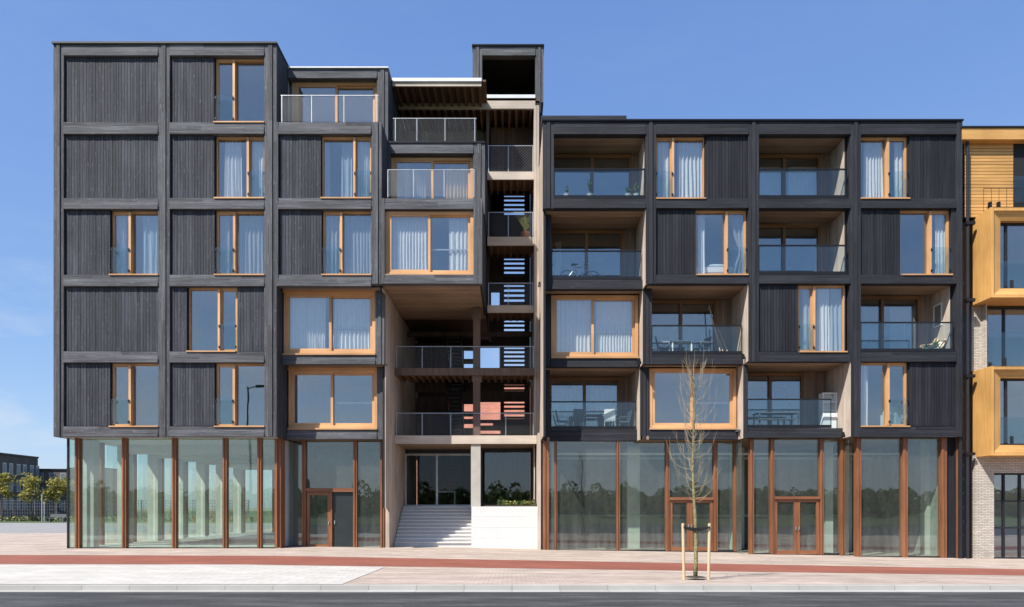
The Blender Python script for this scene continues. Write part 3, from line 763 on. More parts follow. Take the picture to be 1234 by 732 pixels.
# column 2
zb, zt = Z(427, S), Z(342)
stepped_frame(1, S, Z(439, S), zb, Z(342))
soffit(X2 + .01, X3 - .01, .31, S + .33, Z(341.6))
stepwall(2, .03, S + .3, Z(439, S), Z(341.6))
balcony(1, 4, S, X2 + .37, X3 - .005, zb, zt, X3 - .65, X3 - .006); rail_at(X2 + .37, X3 - .04, zb, S)
zb = Z(517, p2)
stepped_frame(1, p2, Z(530, p2), zb, Z(439, S))
soffit(X2 + .01, X3 - .01, S + .31, p2 + .05, Z(438.6, S))
stepwall(2, S + .03, p2 + .3, Z(530, p2), Z(438.6, S))
wide_window(X2 + .40, X3 - .05, zb, Z(440, S), p2, X(834.5, p2), True)
room(X2 + .12, X3 - .12, zb - .02, Z(441, S), p2 + .31, 5.2)
# column 3
zb, zt = Z(516, S), Z(436)
stepped_frame(2, S, Z(528, S), zb, Z(436), .18)
soffit(X3 + .01, X4 - .01, .31, S + .33, Z(435.6))
stepwall(3, .03, S + .3, Z(528, S), Z(435.6))
balcony(2, 5, S, X3 + .18, X4 - .005, zb, zt, X4 - .95, X4 - .006); rail_at(X3 + .18, X4 - .45, zb, S)
mb = MB(); boards_y(mb, X1, .32, 16, Z(531, 2), ZT, -1, back=.12); P(mb, 'side_wall', [M['beige_v'], M['black']], 'sunlit grey beige board wall of the stair void')
mb = MB(); mb.box(X1 + .15, X5 - .15, 5.9, 16, ZL + .3, ZT - .31); mb.box(X5 - .10, X5, .31, 16, -.4, ZT - .02); P(mb, 'rear_wall', M['dark_v'])
# small wall lamps at the feet of the step walls
for (px, py, pl) in ((650.5, 343, 1.9), (771, 436, S - .02), (896, 430, .3), (769.5, 435, 1.1), (1016.5, 524, .2)):
    mb = MB(); xx = X(px, pl); zz = Z(py, pl)
    mb.box(xx - .06, xx + .03, pl - .03, pl + .03, zz + .01, zz + .10); mb.box(xx - .07, xx - .01, pl - .03, pl + .03, zz - .11, zz - .01); mb.box(xx + .0, xx + .06, pl - .03, pl + .03, zz - .10, zz + .01)
    P(mb, 'wall_lamp', M['blackmetal'])
# ------------------------------------------------------------------ stair void, roof, ground floor
def holed_wall(x0, x1, z0, z1, y0, y1, holes, mat, name):
    xs = sorted({x0, x1, *[h[0] for h in holes], *[h[1] for h in holes]}); zs = sorted({z0, z1, *[h[2] for h in holes], *[h[3] for h in holes]})
    mb = MB()
    for k in range(len(zs) - 1):
        run = None
        for i in range(len(xs) - 1):
            cxm, czm = (xs[i] + xs[i + 1]) / 2, (zs[k] + zs[k + 1]) / 2
            hole = any(h[0] < cxm < h[1] and h[2] < czm < h[3] for h in holes)
            if not hole: run = [run[0], xs[i + 1]] if run else [xs[i], xs[i + 1]]
            if (hole or i == len(xs) - 2) and run:
                mb.box(run[0], run[1], y0, y1, zs[k], zs[k + 1]); run = None
    return P(mb, name, M[mat])
dR = 10.0
H = []
def hp(a, b, t, bt): H.append((X(a, dR), X(b, dR), Z(bt, dR), Z(t, dR))); return H[-1]
louv = [hp(607.5, 632, 235, 262), hp(607.5, 632, 311, 333), hp(607.5, 632, 343, 367), hp(607.5, 632, 386, 402), hp(607.5, 632, 418.5, 444), hp(607.5, 632, 463, 471.5), hp(607.5, 632, 484, 505)]
hp(577, 602.5, 418.7, 444); hp(559, 570, 422.5, 444); hp(581, 602, 352, 368); hp(577, 603, 484.5, 506); hp(559, 570, 487, 516); hp(577, 594, 510, 513); hp(577, 603, 519, 523)
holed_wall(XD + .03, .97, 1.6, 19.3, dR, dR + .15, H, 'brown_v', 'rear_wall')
for h in louv:
    mb = MB(); n = max(2, round((h[3] - h[2]) / .24)); st = (h[3] - h[2]) / n
    for i in range(n):
        z = h[2] + st * i + .02; mb.box(h[0], h[1], dR + .02, dR + .10, z, z + st * .48)
    P(mb, 'louvre', M['blackmetal'])
for (a, b, zc) in ((559, 570, 435.5), (559, 570, 499), (559, 570, 508)):
    mb = MB(); mb.box(X(a, dR), X(b, dR), dR + .02, dR + .12, Z(zc + 3, dR), Z(zc - 3, dR)); P(mb, 'louvre', M['brown_v'])
# inner cladding on the right of the void
mb = MB(); boards(mb, .98, X1 - .002, 4.75, Z(131, 3.8), 3.55, back=False); boards_y(mb, .98, 3.59, dR, 1.6, Z(131, 3.8), -1, back=.2); P(mb, 'void_wall', [M['beige_v'], M['black']])
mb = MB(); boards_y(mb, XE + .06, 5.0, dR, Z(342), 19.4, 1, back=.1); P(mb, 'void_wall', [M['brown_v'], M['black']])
# gallery floors: upper ones beside the big box, lower ones across the whole void
def gallery(x0, x1, y0, zt, zb, edge, deep=1.5):
    ye = min(dR, y0 + deep)
    mb = MB(); mb.box(x0, x1, y0, y0 + .06, zb, zt); P(mb, 'floor_edge', M[edge])
    mb = MB(); mb.box(x0, x1, y0 + .061, ye - .001, zb + .16, zt - .002); P(mb, 'gallery_floor', M['brown_y'])
    mb = MB(); x = x0 + .1
    while x < x1 - .1:
        mb.box(x, x + .09, y0 + .07, ye - .01, zb + .02, zb + .159); x += .30
    P(mb, 'ceiling_joists', M['brown_y'])
dU = 3.8
for (t, b) in ((207, 216.5), (285.5, 296), (368, 377)):
    gallery(XE + .07, .975, dU, Z(t, dU), Z(b, dU), 'slab_edge')
for (t, b, k) in ((207, 174.5, 0), (285.5, 255, 0), (368, 340.5, 0)):
    mesh_rail(XE + .09, .95, Z(t, dU), Z(b, dU), dU + .08, [XE + .12, X(612.5, dU), .93], 'galv', .003, .13)
dG = 3.0
gallery(XD + .01, .975, dG, Z(443.5, dG), Z(452.5, dG), 'void_wood', 1.9)
gallery(XD + .01, X1 - .14, dG, Z(525, dG), Z(535, dG), 'slab_edge', 9)
mesh_rail(XD + .05, .95, Z(443.5, dG), Z(417, dG), dG + .09, [XD + .07, X(508.5, dG), X(543, dG), X(602, dG), .93], 'galv', .003, .13)
mesh_rail(XD + .05, .95, Z(525, dG), Z(497.5, dG), dG + .09, [XD + .07, X(508.5, dG), X(543, dG), X(609.5, dG), .93], 'galv', .003, .13)
mb = MB(); mb.box(X(570, dG), X(578.5, dG), dG + .12, dG + .36, Z(525, dG), Z(342) + .0); P(mb, 'void_post', M['void_wood'])
mb = MB(); mb.box(X(568.5, dG), X(580, dG), dG + .1, dG + .119, Z(460, dG), Z(452.5, dG)); P(mb, 'post_bracket', M['void_wood']); mb = MB(); mb.box(X(568.5, dG), X(580, dG), dG + .1, dG + .119, Z(384, dG), Z(377, dG)); P(mb, 'post_bracket', M['void_wood'])
# ceiling cross beams deeper in the void, stair flights
for (zz, y) in ((Z(343) - .2, 6.5), (Z(462, 6) + .9, 7.5), (Z(468, 8) + .9, 8.6)):
    mb = MB(); mb.box(XD + .03, .97, y, y + .12, zz - .22, zz); P(mb, 'cross_beam', M['brown_v'])
def flight(x0, x1, ya, za, yb, zb_):
    mb = MB()
    for xx in (x0, x1): mb.bar((xx, ya, za), (xx, yb, zb_), .06, .28)
    n = 15
    for i in range(n):
        t = (i + .5) / n; y = ya + (yb - ya) * t; z = za + (zb_ - za) * t
        mb.box(x0 + .03, x1 - .03, y - .13, y + .13, z - .02, z + .02)
    P(mb, 'stair_flight', M['darkframe'])
zf1, zf2, zf3 = Z(525, dG), Z(443.5, dG), Z(368, dU)
flight(-3.2, -2.5, 9.3, zf1 + .1, 6.4, zf2 - .3); flight(-3.2, -2.5, 9.3, zf2 + .1, 6.4, zf2 + 2.2)
flight(-3.3, -2.5, 9.0, 1.75, 6.4, zf1 - .1)
# door openings and dark wall panels on the gallery's left side
mb = MB(); boards(mb, XD + .03, X(545, 8.6), zf1, zf2 - .3, 9.4, back=False); boards(mb, XD + .03, X(545, 8.6), zf2, Z(345), 9.4, back=False); P(mb, 'void_wall', M['brown_v'])

# ---- roof over the top gallery, lift tower ------------------------------------
mb = MB(); mb.box(XD + .04, XE + .06, 2.25, dR, 19.72, 19.80); mb.box(XE + .06, X1, 3.8, dR, 19.83, 19.95); P(mb, 'roof', M['brown_y'])
mb = MB(); mb.box(XD + .04, X(580.5, 2.25), 2.19, 2.25, Z(99, 2.25), Z(95, 2.25)); P(mb, 'roof_edge', M['whitemetal'])
mb = MB(); mb.box(XD + .04, X(580, 2.25), 2.25, 2.31, Z(104, 2.25), Z(99, 2.25) - .002); P(mb, 'fascia_board', M['slab_edge'])
mb = MB(); mb.box(X(582, dU), X(645, dU), dU - .05, dU, Z(119, dU), Z(115, dU)); P(mb, 'roof_edge', M['whitemetal'])
mb = MB(); mb.box(XD + .04, X(645, dU), dU, dU + .12, Z(131, dU), Z(119.5, dU)); P(mb, 'roof_beam', M['slab_edge'])
mb = MB(); x = XD + .15
while x < X1 - .2:
    mb.box(x, x + .1, 2.32 if x < XE else dU + .13, dU - .005 if x < XE else dU + .14, 19.55, 19.715)
    mb.box(x, x + .1, dU + .14, dR - .05, 19.42, 19.7); x += .32
P(mb, 'ceiling_joists', M['brown_y'])
mb = MB(); boards(mb, XD + .04, XE + .06, Z(172.5, T), 19.5, 5.6, w=.16, back=True); P(mb, 'void_wall', [wood('brown_grey_boards', (.13, .10, .085), (.22, .175, .15), 'Z', 10, .2, .8, .15, 0), M['black']])
mb = MB(); mb.box(XE + .02, XE + .14, 3.9, 4.02, Z(205, dU), 19.42); P(mb, 'void_post', M['brown_v'])
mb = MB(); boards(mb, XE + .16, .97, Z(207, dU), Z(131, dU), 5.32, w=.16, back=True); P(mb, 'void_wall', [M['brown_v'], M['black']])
mb = MB(); mb.box(.985, X1 + .1, 3.85, dR, ZT + .01, 19.8); P(mb, 'tower_wall', M['dark_v'])
dT = 4.5
tx0, tx1, tz0, tz1 = X(569.5, dT), X(655, dT), Z(123, dT), Z(55.5, dT)
ox0, ox1, oz0, oz1 = X(581, dT), X(645, dT), Z(115, dT), Z(67, dT)
mb = MB(); post(mb, tx0, ox0, tz0 + .7, tz1, dT); P(mb, 'tower_post', M['char_p']); mb = MB(); post(mb, ox1, tx1, tz0, tz1, dT); P(mb, 'tower_post', M['char_p'])
mb = MB(); beam(mb, ox0, ox1, oz1, tz1, dT + .012); P(mb, 'tower_beam', M['char_h'])
mb = MB(); mb.box(tx0, tx0 + .25, dT + .3, dT + 3.2, 19.9, tz1); mb.box(tx1 - .25, tx1, dT + .3, dT + 3.2, tz0, tz1); mb.box(tx0 + .25, tx1 - .25, dT + 2.9, dT + 3.2, 19.9, tz1 - .25); mb.box(tx0 + .25, tx1 - .25, dT + .3, dT + 3.2, tz1 - .25, tz1)
P(mb, 'tower_wall', M['black'])
coping(tx0, tx1, dT, dT + 3.2, tz1, 'blackmetal', .06)

# ---- ground floor ----------------------------------------------------------------
def mull(x0, x1, z0, z1, y, d=.26, mat='oak'):
    mb = MB(); w = x1 - x0
    x0 += w * .06; x1 -= w * .06; w = x1 - x0
    mb.box(x0, x0 + w * .45, y - d * .5, y + d * .5, z0, z1); mb.box(x0 + w * .45 + .004, x1, y - d * .35, y + d * .5, z0, z1)
    P(mb, 'mullion', M[mat])
def spane(x0, x1, z0, z1, y, nm='shop_pane'):
    mb = MB(); mb.box(x0, x1, y, y + .024, z0, z1); return P(mb, nm, M['shopglass'])
# left corner shop
pl = .6; zt = ZL + .0; zb = -.02
gm = [(92, 97.5), (148.5, 153.5), (208.5, 213.5), (269.5, 274.5), (311, 316)]
for a, b in gm: mull(X(a, pl), X(b, pl), zb, zt, pl)
ed = [82] + [q for m_ in gm for q in m_] + [330.5]
for i in range(0, len(ed), 2): spane(X(ed[i], pl) + .0, X(ed[i + 1], pl), zb + .06, zt, pl + .02)
GX0 = X(82, pl)
mull(X(330.5, pl), X(338, pl), zb, zt, pl + .3, .6)
mb = MB(); mb.box(GX0, X(331, pl), pl - .03, pl + .06, -.05, zb + .06); mb.box(GX0 - .03, GX0 + .03, pl - .03, pl + .05, zb, zt); P(mb, 'base_rail', M['darkframe'])
mb = MB(); mb.box(XA + .02, XC - .02, .05, 17.8, ZL + .004, ZL + .28); P(mb, 'ground_soffit', M['ceil'])
LZ = ZL
mb = MB(); mb.box(GX0, XC - .1, pl + .05, 18, .0, .03); P(mb, 'shop_floor', M['concrete'])
for k in range(7):
    y = 1.1 + 2.55 * k
    mb = MB(); mb.box(GX0 + .22, GX0 + .72, y, y + .38, .03, LZ); P(mb, 'concrete_column', M['concrete'])
    mb = MB(); mb.box(GX0 + .05, GX0 + .26, y + 1.3, y + 1.55, 0, LZ); P(mb, 'mullion', M['oak'])
    mb = MB(); mb.box(GX0, GX0 + .024, y - .45, y + 2.0, .05, LZ); P(mb, 'shop_pane', M['shopglass'])
    if k: 
        mb = MB(); mb.box(GX0 + .72, XC - .3, y, y + .38, LZ - .38, LZ); P(mb, 'ceiling_beam', M['ceil'])
for k in range(5):
    x = GX0 + .3 + k * 1.95
    mb = MB(); mb.box(x, x + .15, 17.6, 17.8, 0, LZ); P(mb, 'mullion', M['oak'])
    spane(x + .15, x + 1.95, .05, LZ, 17.7)
for k in range(4):
    y = 5.0 + 3.4 * k
    mb = MB(); mb.box(XC - .75, XC - .35, y, y + .4, .03, LZ); P(mb, 'concrete_column', M['concrete'])
mb = MB(); mb.box(XC - .28, XC - .1, .95, 17.9, 0, LZ); P(mb, 'shop_wall', M['room'])
# entrance bay under the third column
pl = 1.8; zt = Z(529.5, 1.2); zb = -.06
def q(px): return X(px, pl)
for a, b in ((333, 339.5), (364.5, 369.5), (426, 431), (458.5, 464)): mull(q(a), q(b), zb, zt, pl)
spane(q(339.5), q(364.5), zb, zt, pl + .02); spane(q(431), q(458.5), zb, zt, pl + .02); spane(q(369.5), q(426), Z(589, pl), zt, pl + .02)
mb = MB(); mb.box(q(369.5), q(426), pl - .08, pl + .1, Z(593, pl), Z(588.5, pl)); P(mb, 'transom', M['oak_h'])
def door(x0, x1, z0, z1, y, handle='R', glassmat='shopglass', nm='door'):
    mb = MB(); f = .12
    mb.box(x0, x0 + f, y - .04, y + .04, z0, z1, 0); mb.box(x1 - f, x1, y - .04, y + .04, z0, z1, 0); mb.box(x0 + f, x1 - f, y - .04, y + .04, z1 - f, z1, 1); mb.box(x0 + f, x1 - f, y - .04, y + .04, z0, z0 + .16, 1)
    w = P(mb, nm, [M['oak'], M['oak_h']]); pane(x0 + f, x1 - f, z0 + .16, z1 - f, y - .01, w, 'shopglass')
    hx = x1 - f * .5 if handle == 'R' else x0 + f * .5
    hb = MB(); hb.box(hx - .012, hx + .012, y - .1, y - .07, z0 + .98, z0 + 1.12); hb.box(hx - .012, hx + .012, y - .07, y - .041, z0 + 1.0, z0 + 1.03); hb.build('door_handle', M['galv'], w)
    return w
door(q(370), q(398.5), zb, Z(593.5, pl), pl)
mb = MB(); mb.box(q(398.6), q(400.6), pl - .06, pl + .06, zb, Z(593.2, pl)); P(mb, 'mullion', M['oak'])
mb = MB(); mb.box(q(401), q(425.5), pl + .02, pl + .07, zb, Z(593.5, pl)); w = P(mb, 'door', plain('dark_green_door', (.022, .03, .03), .35), 'dark green solid door leaf')
hb = MB(); hb.box(q(403), q(403) + .03, pl - .03, pl + .02, zb + 1.0, zb + 1.15); hb.build('door_handle', M['galv'], w)
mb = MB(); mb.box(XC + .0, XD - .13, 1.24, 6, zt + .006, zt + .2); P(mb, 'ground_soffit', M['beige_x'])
mb = MB(); mb.box(XC - .09, XD - .13, 6.0, 6.1, -.1, zt); mb.box(XC - .09, XD - .13, pl + .12, 6, -.1, .0); P(mb, 'shop_wall', M['room_dark'])
mb = MB(); boards(mb, q(464.5), XD - .002, -.2, zt + .004, 1.75, back=True); boards_y(mb, XD, 1.76, 6.2, -.2, Z(535, dG) + .3, 1, back=.14); P(mb, 'void_wall', [M['beige_v'], M['black']])

# main stairs, planter, entrance glazing
NST = 11; zt = 1.68; yb0, yt0 = 2.75, 5.35; sx0, sx1 = XD + .03, X(568, 2.45)
mb = MB()
for i in range(NST):
    z0 = -.3 if i == 0 else zt * i / NST - .001; z1 = zt * (i + 1) / NST; y = yb0 + (yt0 - yb0) * i / NST
    mb.box(sx0, sx1 - .003, y - .06, 7.2 if i == NST - 1 else yt0 + .3, z1 - .055, z1)
    mb.box(sx0 + .002, sx1 - .004, y, yt0 + .3, z0, z1 - .056)
P(mb, 'entrance_steps', M['white_conc'])
mb = MB(); px0, px1 = X(568, 2.45), X(648, 2.45)
zs = [-.2, .62, 1.14, 1.46, 1.70]
zs = [-.3, .33, .78, 1.24, 1.68]
for i in range(4): mb.box(px0, px1, 2.45 + .02 * i, 4.9, zs[i] + .006, zs[i + 1])
P(mb, 'planter_wall', M['white_conc'])
mb = MB(); mb.box(px0 + .55, px1 - .01, 2.7, 4.7, 1.681, 1.74); P(mb, 'planter_soil', M['soil'])
mb = MB(); mb.box(X(567.5, 3.05), X(579, 3.05), 3.07, 3.4, 1.681, Z(535, dG) + .02); P(mb, 'entrance_column', M['col_conc'])
mb = MB(); mb.box(XD + .03, X1 - .15, dG + .06, 7, Z(535, dG) + .0, Z(535, dG) + .02); P(mb, 'ground_soffit', M['beige_x'])
yd = 6.0; fz0, fz1 = 1.68, Z(547, yd)
def frame(x0, x1, divs, y, z0, z1, mat, nm, f=.07, gm='lobbyglass'):
    mb = MB()
    for xx in [x0] + divs + [x1 - f]: mb.box(xx, xx + f, y - .06, y + .06, z0, z1)
    mb.box(x0, x1, y - .055, y + .055, z1 - f - .002, z1 - .002); mb.box(x0, x1, y - .055, y + .055, z0 + .001, z0 + f)
    w = P(mb, nm, M[mat]); e = [x0] + divs + [x1 - f]
    for i in range(len(e) - 1): pane(e[i] + f, e[i + 1], z0 + f, z1 - f, y - .01, w, gm)
    return w
frame(X(488, yd), X(571, yd), [X(525.5, yd)], yd, fz0, fz1, 'galv', 'entrance_glazing', .09)
frame(X(580, yd), X(641, yd), [], yd - .6, fz0 + .05, Z(543, yd), 'darkframe', 'entrance_window', .09, 'lobbywin')
mb = MB(); mb.box(XD + .03, X(580, yd), yd - .05, yd + .1, fz1, Z(535, dG)); mb.box(X(571, yd), X(580, yd), yd - .05, yd + .1, 1.68, fz1); mb.box(X(641, yd), X1 - .01, yd - .65, yd, 1.6, Z(535, dG)); mb.box(XD + .03, X(488, yd), yd - .05, yd + .1, 1.68, fz1); mb.box(X(580, yd), X(641, yd), yd - .65, yd - .5, Z(543, yd), Z(535, dG)); P(mb, 'entrance_wall', M['darkframe'])
mb = MB(); mb.box(XD + .03, .97, 6.1, 9.9, 1.6, 1.66); P(mb, 'lobby_floor', M['room_floor'])
mb = MB(); mb.box(X1 - .13, X1 - .001, 1.82, 10, -.3, 4.76); boards(mb, X1 - .13, X1 - .001, -.3, 4.76, 1.78, back=False); P(mb, 'void_wall', M['beige_v'])

# right shops: three glass fronts, each further forward
def rshop(pl, zt, zb, mulls, panes, doors):
    for a, b in mulls: mull(X(a, pl), X(b, pl), zb, zt, pl)
    for a, b in panes: spane(X(a, pl), X(b, pl), zb + .06, zt, pl + .02)
    for (a, b, c, tz) in doors:
        mb = MB(); mb.box(X(a, pl), X(b, pl), pl - .12, pl + .1, Z(tz + 3.2, pl), Z(tz, pl)); P(mb, 'transom', M['oak_h'])
        spane(X(a, pl), X(b, pl), Z(tz, pl), zt, pl + .02)
        door(X(a + .2, pl), X(c - .1, pl), zb + .02, Z(tz + 3.5, pl), pl, 'R'); door(X(c + .1, pl), X(b - .2, pl), zb + .02, Z(tz + 3.5, pl), pl, 'L')
    a, b = panes[0][0], panes[-1][1]
    mb = MB(); mb.box(X(a, pl), X(b, pl), pl - .03, pl + .06, zb - .05, zb + .06); P(mb, 'base_rail', M['darkframe'])
rshop(1.95, Z(531.5, 1.8), -.2, [(653.5, 662), (668, 671.5), (742.5, 747), (801.5, 806.5), (859, 864.5), (883.5, 889)], [(662, 668), (671.5, 742.5), (747, 801.5), (864.5, 883.5)], [(806.5, 859, 831, 599.5)])
rshop(1.0, Z(528, .6), -.28, [(902.5, 908), (927.5, 932.5), (987, 992), (1011, 1018)], [(908, 927.5), (992, 1011)], [(932.5, 987, 960, 598.5)])
rshop(.4, Z(526.5), -.36, [(1030, 1037), (1086, 1093), (1132, 1140), (1150, 1155)], [(1037, 1086), (1093, 1132)], [])
mb = MB(); boards(mb, X(1140, .4), X(1150, .4), -.45, ZL, .42); boards(mb, X(1155, .4), X5, -.45, ZL + .05, .2); P(mb, 'cladding_panel', [M['dark_v'], M['black']])
for (px, y0, y1, zb_) in ((892, 1.0, 1.95, -.25), (1021, .42, 1.0, -.32)):
    mb = MB(); xx = X(px, y0 + .2); mb.box(xx, xx + .024, y0 + .12, y1 + .1, zb_, ZL); P(mb, 'shop_pane', M['shopglass'])
# soffits above the shop fronts
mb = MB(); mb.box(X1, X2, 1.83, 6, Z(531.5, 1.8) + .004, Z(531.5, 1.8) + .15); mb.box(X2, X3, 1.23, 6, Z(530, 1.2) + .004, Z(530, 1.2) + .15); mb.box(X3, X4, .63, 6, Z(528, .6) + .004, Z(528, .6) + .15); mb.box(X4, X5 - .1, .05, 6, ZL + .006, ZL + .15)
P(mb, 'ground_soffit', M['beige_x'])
mb = MB(); mb.box(X1 + .01, X5 - .15, 9.0, 9.2, -.4, ZL); mb.box(X1 + .001, X1 + .1, 2.0, 9, -.4, ZL); mb.box(X5 - .3, X5 - .15, .6, 9, -.4, ZL)
P(mb, 'shop_wall', M['room_dark'])

mb = MB(); mb.box(X1 + .1, X3 + .3, 2.1, 9, -.28, -.2); mb.box(X3 + .3, X4 + .1, 1.15, 9, -.34, -.26); mb.box(X4 + .1, X5 - .3, .55, 9, -.4, -.32); P(mb, 'shop_floor', M['room_floor'])
for (a, b, y) in ((756, 771, 4.0), (664, 668.5, 3.0), (883, 888, 3.4), (889.5, 897, 5.0), (1018, 1027, 4.0), (994, 1004, 2.6), (1117, 1133, 1.6), (1101, 1110, 4.6)):
    mb = MB(); mb.box(X(a, y), X(b, y), y, y + .45, -.35, ZL + .05); P(mb, 'concrete_column', M['concrete'])
mb = MB(); mb.box(X1 + .12, X5 - .35, 8.9, 8.98, 1.16, 1.26); P(mb, 'wall_rail', M['white'])
mb = MB(); mb.box(X1 + .12, X5 - .35, 8.94, 8.985, -.25, 1.15); P(mb, 'wall_panel', M['sideroad'])
for y in (3.4, 6.2):
    mb = MB(); mb.box(X1 + .12, X5 - .35, y, y + .12, ZL - .45, ZL - .37); P(mb, 'ceiling_lamp_track', M['white'])
for (a, b, t, bt, y) in ((866, 876, 641, 648, 3.2), (910, 918, 644, 650, 3.0)):
    pass
# drainpipe at the right end
mb = MB(); dx = X(1166.5, .1); mb.tube([(dx, .12, -.38), (dx, .12, Z(170))], .06, 10); 
w = P(mb, 'drainpipe', M['darkframe'], smooth=False)
for py in (268, 361, 453, 547):
    cb = MB(); cb.box(dx - .1, dx + .25, .03, .2, Z(py) - .06, Z(py) + .06); cb.build('pipe_bracket', M['blackmetal'], w)
mb = MB(); mb.box(X(1158), X(1161.5), .1, .16, -.4, Z(262)); 
for k in range(20): mb.box(X(1161.5), X(1162.8), .06, .1, .5 + k * .55, .58 + k * .55)
P(mb, 'edge_trim', M['galv_d'] if 'galv_d' in M else M['darkframe'])
# ------------------------------------------------------------------ yellow timber neighbour
YB = thing('timber_building', 'yellow larch-clad building with projecting window boxes and a grey brick base at right edge', 'building', (22, 5, 0))
def Y_(mb, name, mats, label=None):
    o = mb.build(name, mats, YB)
    if label: o['label'] = label
    return o
yp = .25; RX = 27.0
mb = MB(); z = Z(262, yp); zt = Z(170, yp)
while z < zt - .05:
    mb.box(X(1162, yp), X(1221, yp), yp + rnd(-.004, .004), yp + .03, z + .006, min(z + .118, zt)); z += .13
Y_(mb, 'slat_wall', M['yellow_h'])
mb = MB(); mb.box(X(1162, yp), RX, yp + .032, yp + .2, Z(262, yp), Z(170, yp)); Y_(mb, 'wall_backing', M['black'])
mb = MB(); mb.box(X(1160, -.05), RX, -.05, yp + .6, Z(168, -.05), Z(154.5, -.05)); Y_(mb, 'cornice', M['yellow_h'])
mb = MB(); mb.box(X(1160, -.05) - .03, RX, -.09, 10, Z(154.5, -.05) + .002, Z(152.5, -.05)); Y_(mb, 'roof_edge', M['blackmetal'])
def ywin(x0, x1, z0, z1, y, divs, hdivs=(), guard=None):
    mb = MB(); f = .07
    for xx in [x0] + list(divs) + [x1 - f]: mb.box(xx, xx + f, y, y + .12, z0, z1)
    mb.box(x0, x1, y + .003, y + .117, z0 - .002, z0 + f); mb.box(x0, x1, y + .003, y + .117, z1 - f, z1 + .002)
    for h in hdivs: mb.box(x0, x1, y + .004, y + .116, h - .03, h + .03)
    w = Y_(mb, 'window', M['darkframe'])
    e = [x0] + list(divs) + [x1 - f]
    for i in range(len(e) - 1):
        pm = MB(); pm.box(e[i] + f, e[i + 1], y + .05, y + .07, z0 + f, z1 - f); pm.build('pane', M['glass'], w)
    if guard:
        gm_ = MB(); gm_.box(x0, x1, guard[0], guard[0] + .015, guard[1], guard[2]); gm_.build('glass_guard', M['guard'], w)
        for k in range(3):
            cm = MB(); xx = x0 + .5 + k * (x1 - x0 - 1) / 2; cm.box(xx - .06, xx + .06, guard[0] - .03, guard[0] - .001, guard[1] - .12, guard[1] + .25); cm.build('clamp', M['darkframe'], w)
    rm = MB(); rm.box(x0, x1, y + 4, y + 4.1, z0, z1); rm.box(x0, x1, y + .13, y + 4, z0 - .06, z0 - .003); rm.box(x0, x1, y + .13, y + 4, z1 + .003, z1 + .06); rm.box(x0 - .1, x0 - .001, y + .13, y + 4, z0, z1)
    rm.build('room_interior', M['room'], w)
ywin(X(1221, yp), RX, Z(248, yp), Z(177, yp), yp + .05, [X(1221, yp) + 1.6], guard=(yp - .05, Z(248, yp) + .1, Z(213, yp)))
def box_bay(x0, z0, z1, i0, i1, yf=-.6):
    mb = MB(); xi = X(1209.5, yf); y1 = yp + .3
    # outer left side, top, bottom, and the four splayed front faces
    mb.hexa([(x0, yf, z0), (x0 + .12, yf, z0), (x0 + .12, y1, z0), (x0, y1, z0), (x0, yf, z1), (x0 + .12, yf, z1), (x0 + .12, y1, z1), (x0, y1, z1)])
    mb.box(x0 + .121, RX, yf + .01, y1, z1 - .12, z1 - .001); mb.box(x0 + .121, RX, yf + .01, y1, z0 + .001, z0 + .12)
    yi = yf + .18
    a = [(x0 + .0, yf - .002, z0), (x0 + .0, yf - .002, z1), (RX, yf - .002, z1), (RX, yf - .002, z0)]
    b = [(xi, yi, i0), (xi, yi, i1), (RX, yi, i1), (RX, yi, i0)]
    mb.poly([a[0], b[0], b[1], a[1]]); 
    h = Y_(mb, 'window_box', M['yellow_v'])
    m2 = MB(); m2.poly([a[1], b[1], b[2], a[2]]); m2.poly([a[3], b[3], b[0], a[0]]); m2.build('box_frame', M['yellow_h'], h)
    m3 = MB(); m3.box(xi + .001, RX, yi, yi + .32, i1, i1 + .04); m3.box(xi + .001, RX, yi, yi + .32, i0 - .04, i0); m3.box(xi - .04, xi, yi, yi + .32, i0, i1); m3.build('box_reveal', M['yellow_h'], h)
    ywin(xi + .002, RX, i0 + .002, i1 - .002, yi + .2, [xi + .35, xi + 2.6], guard=(yi + .1, i0 + .1, i0 + 1.1))
bx0 = X(1176, yp)
box_bay(bx0, Z(358.5, -.6), Z(250, -.6), Z(346, -.6), Z(264, -.6))
box_bay(bx0, Z(549, -.6), Z(441.5, -.6), Z(536, -.6), Z(454.5, -.6))
# small balcony rail and clamps on top of the upper box
mb = MB(); rz = Z(250, -.6)
for k in range(6): mb.box(X(1178, yp) + k * .3, X(1178, yp) + k * .3 + .012, -.1, -.09, rz, rz + .95)
mb.box(X(1178, yp), X(1178, yp) + 1.52, -.1, -.085, rz + .95, rz + .965)
for k in range(2): mb.box(X(1192, -.5) + k * .33, X(1192, -.5) + k * .33 + .1, -.52, -.42, rz, rz + .25)
Y_(mb, 'terrace_rail', M['blackmetal'])
mb = MB(); mb.box(X(1188, yp), X(1189.5, yp), yp, yp + .4, Z(446, yp), Z(366, yp)); mb.box(X(1176, yp), X(1188, yp), yp + .3, yp + .5, Z(446, yp), Z(366, yp)); Y_(mb, 'brick_wall', M['brick_grey'])
ywin(X(1190, yp + .2), RX, Z(444, yp), Z(368, yp), yp + .3, [X(1190, yp) + .85, X(1190, yp) + 2.7], guard=(yp - .05, Z(441, yp) + .05, Z(401, yp)))
mb = MB(); mb.box(X(1175, yp), X(1198, yp), yp, yp + .5, -.5, Z(549, yp)); mb.box(X(1198, yp) + .001, RX, yp, yp + .5, Z(570, yp), Z(549, yp)); Y_(mb, 'brick_wall', M['brick_grey'])
ywin(X(1198, yp) + .005, RX, -.42, Z(570, yp) - .005, yp + .2, [X(1215.5, yp) - .07, X(1233, yp)], [Z(604, yp), Z(636.5, yp)])
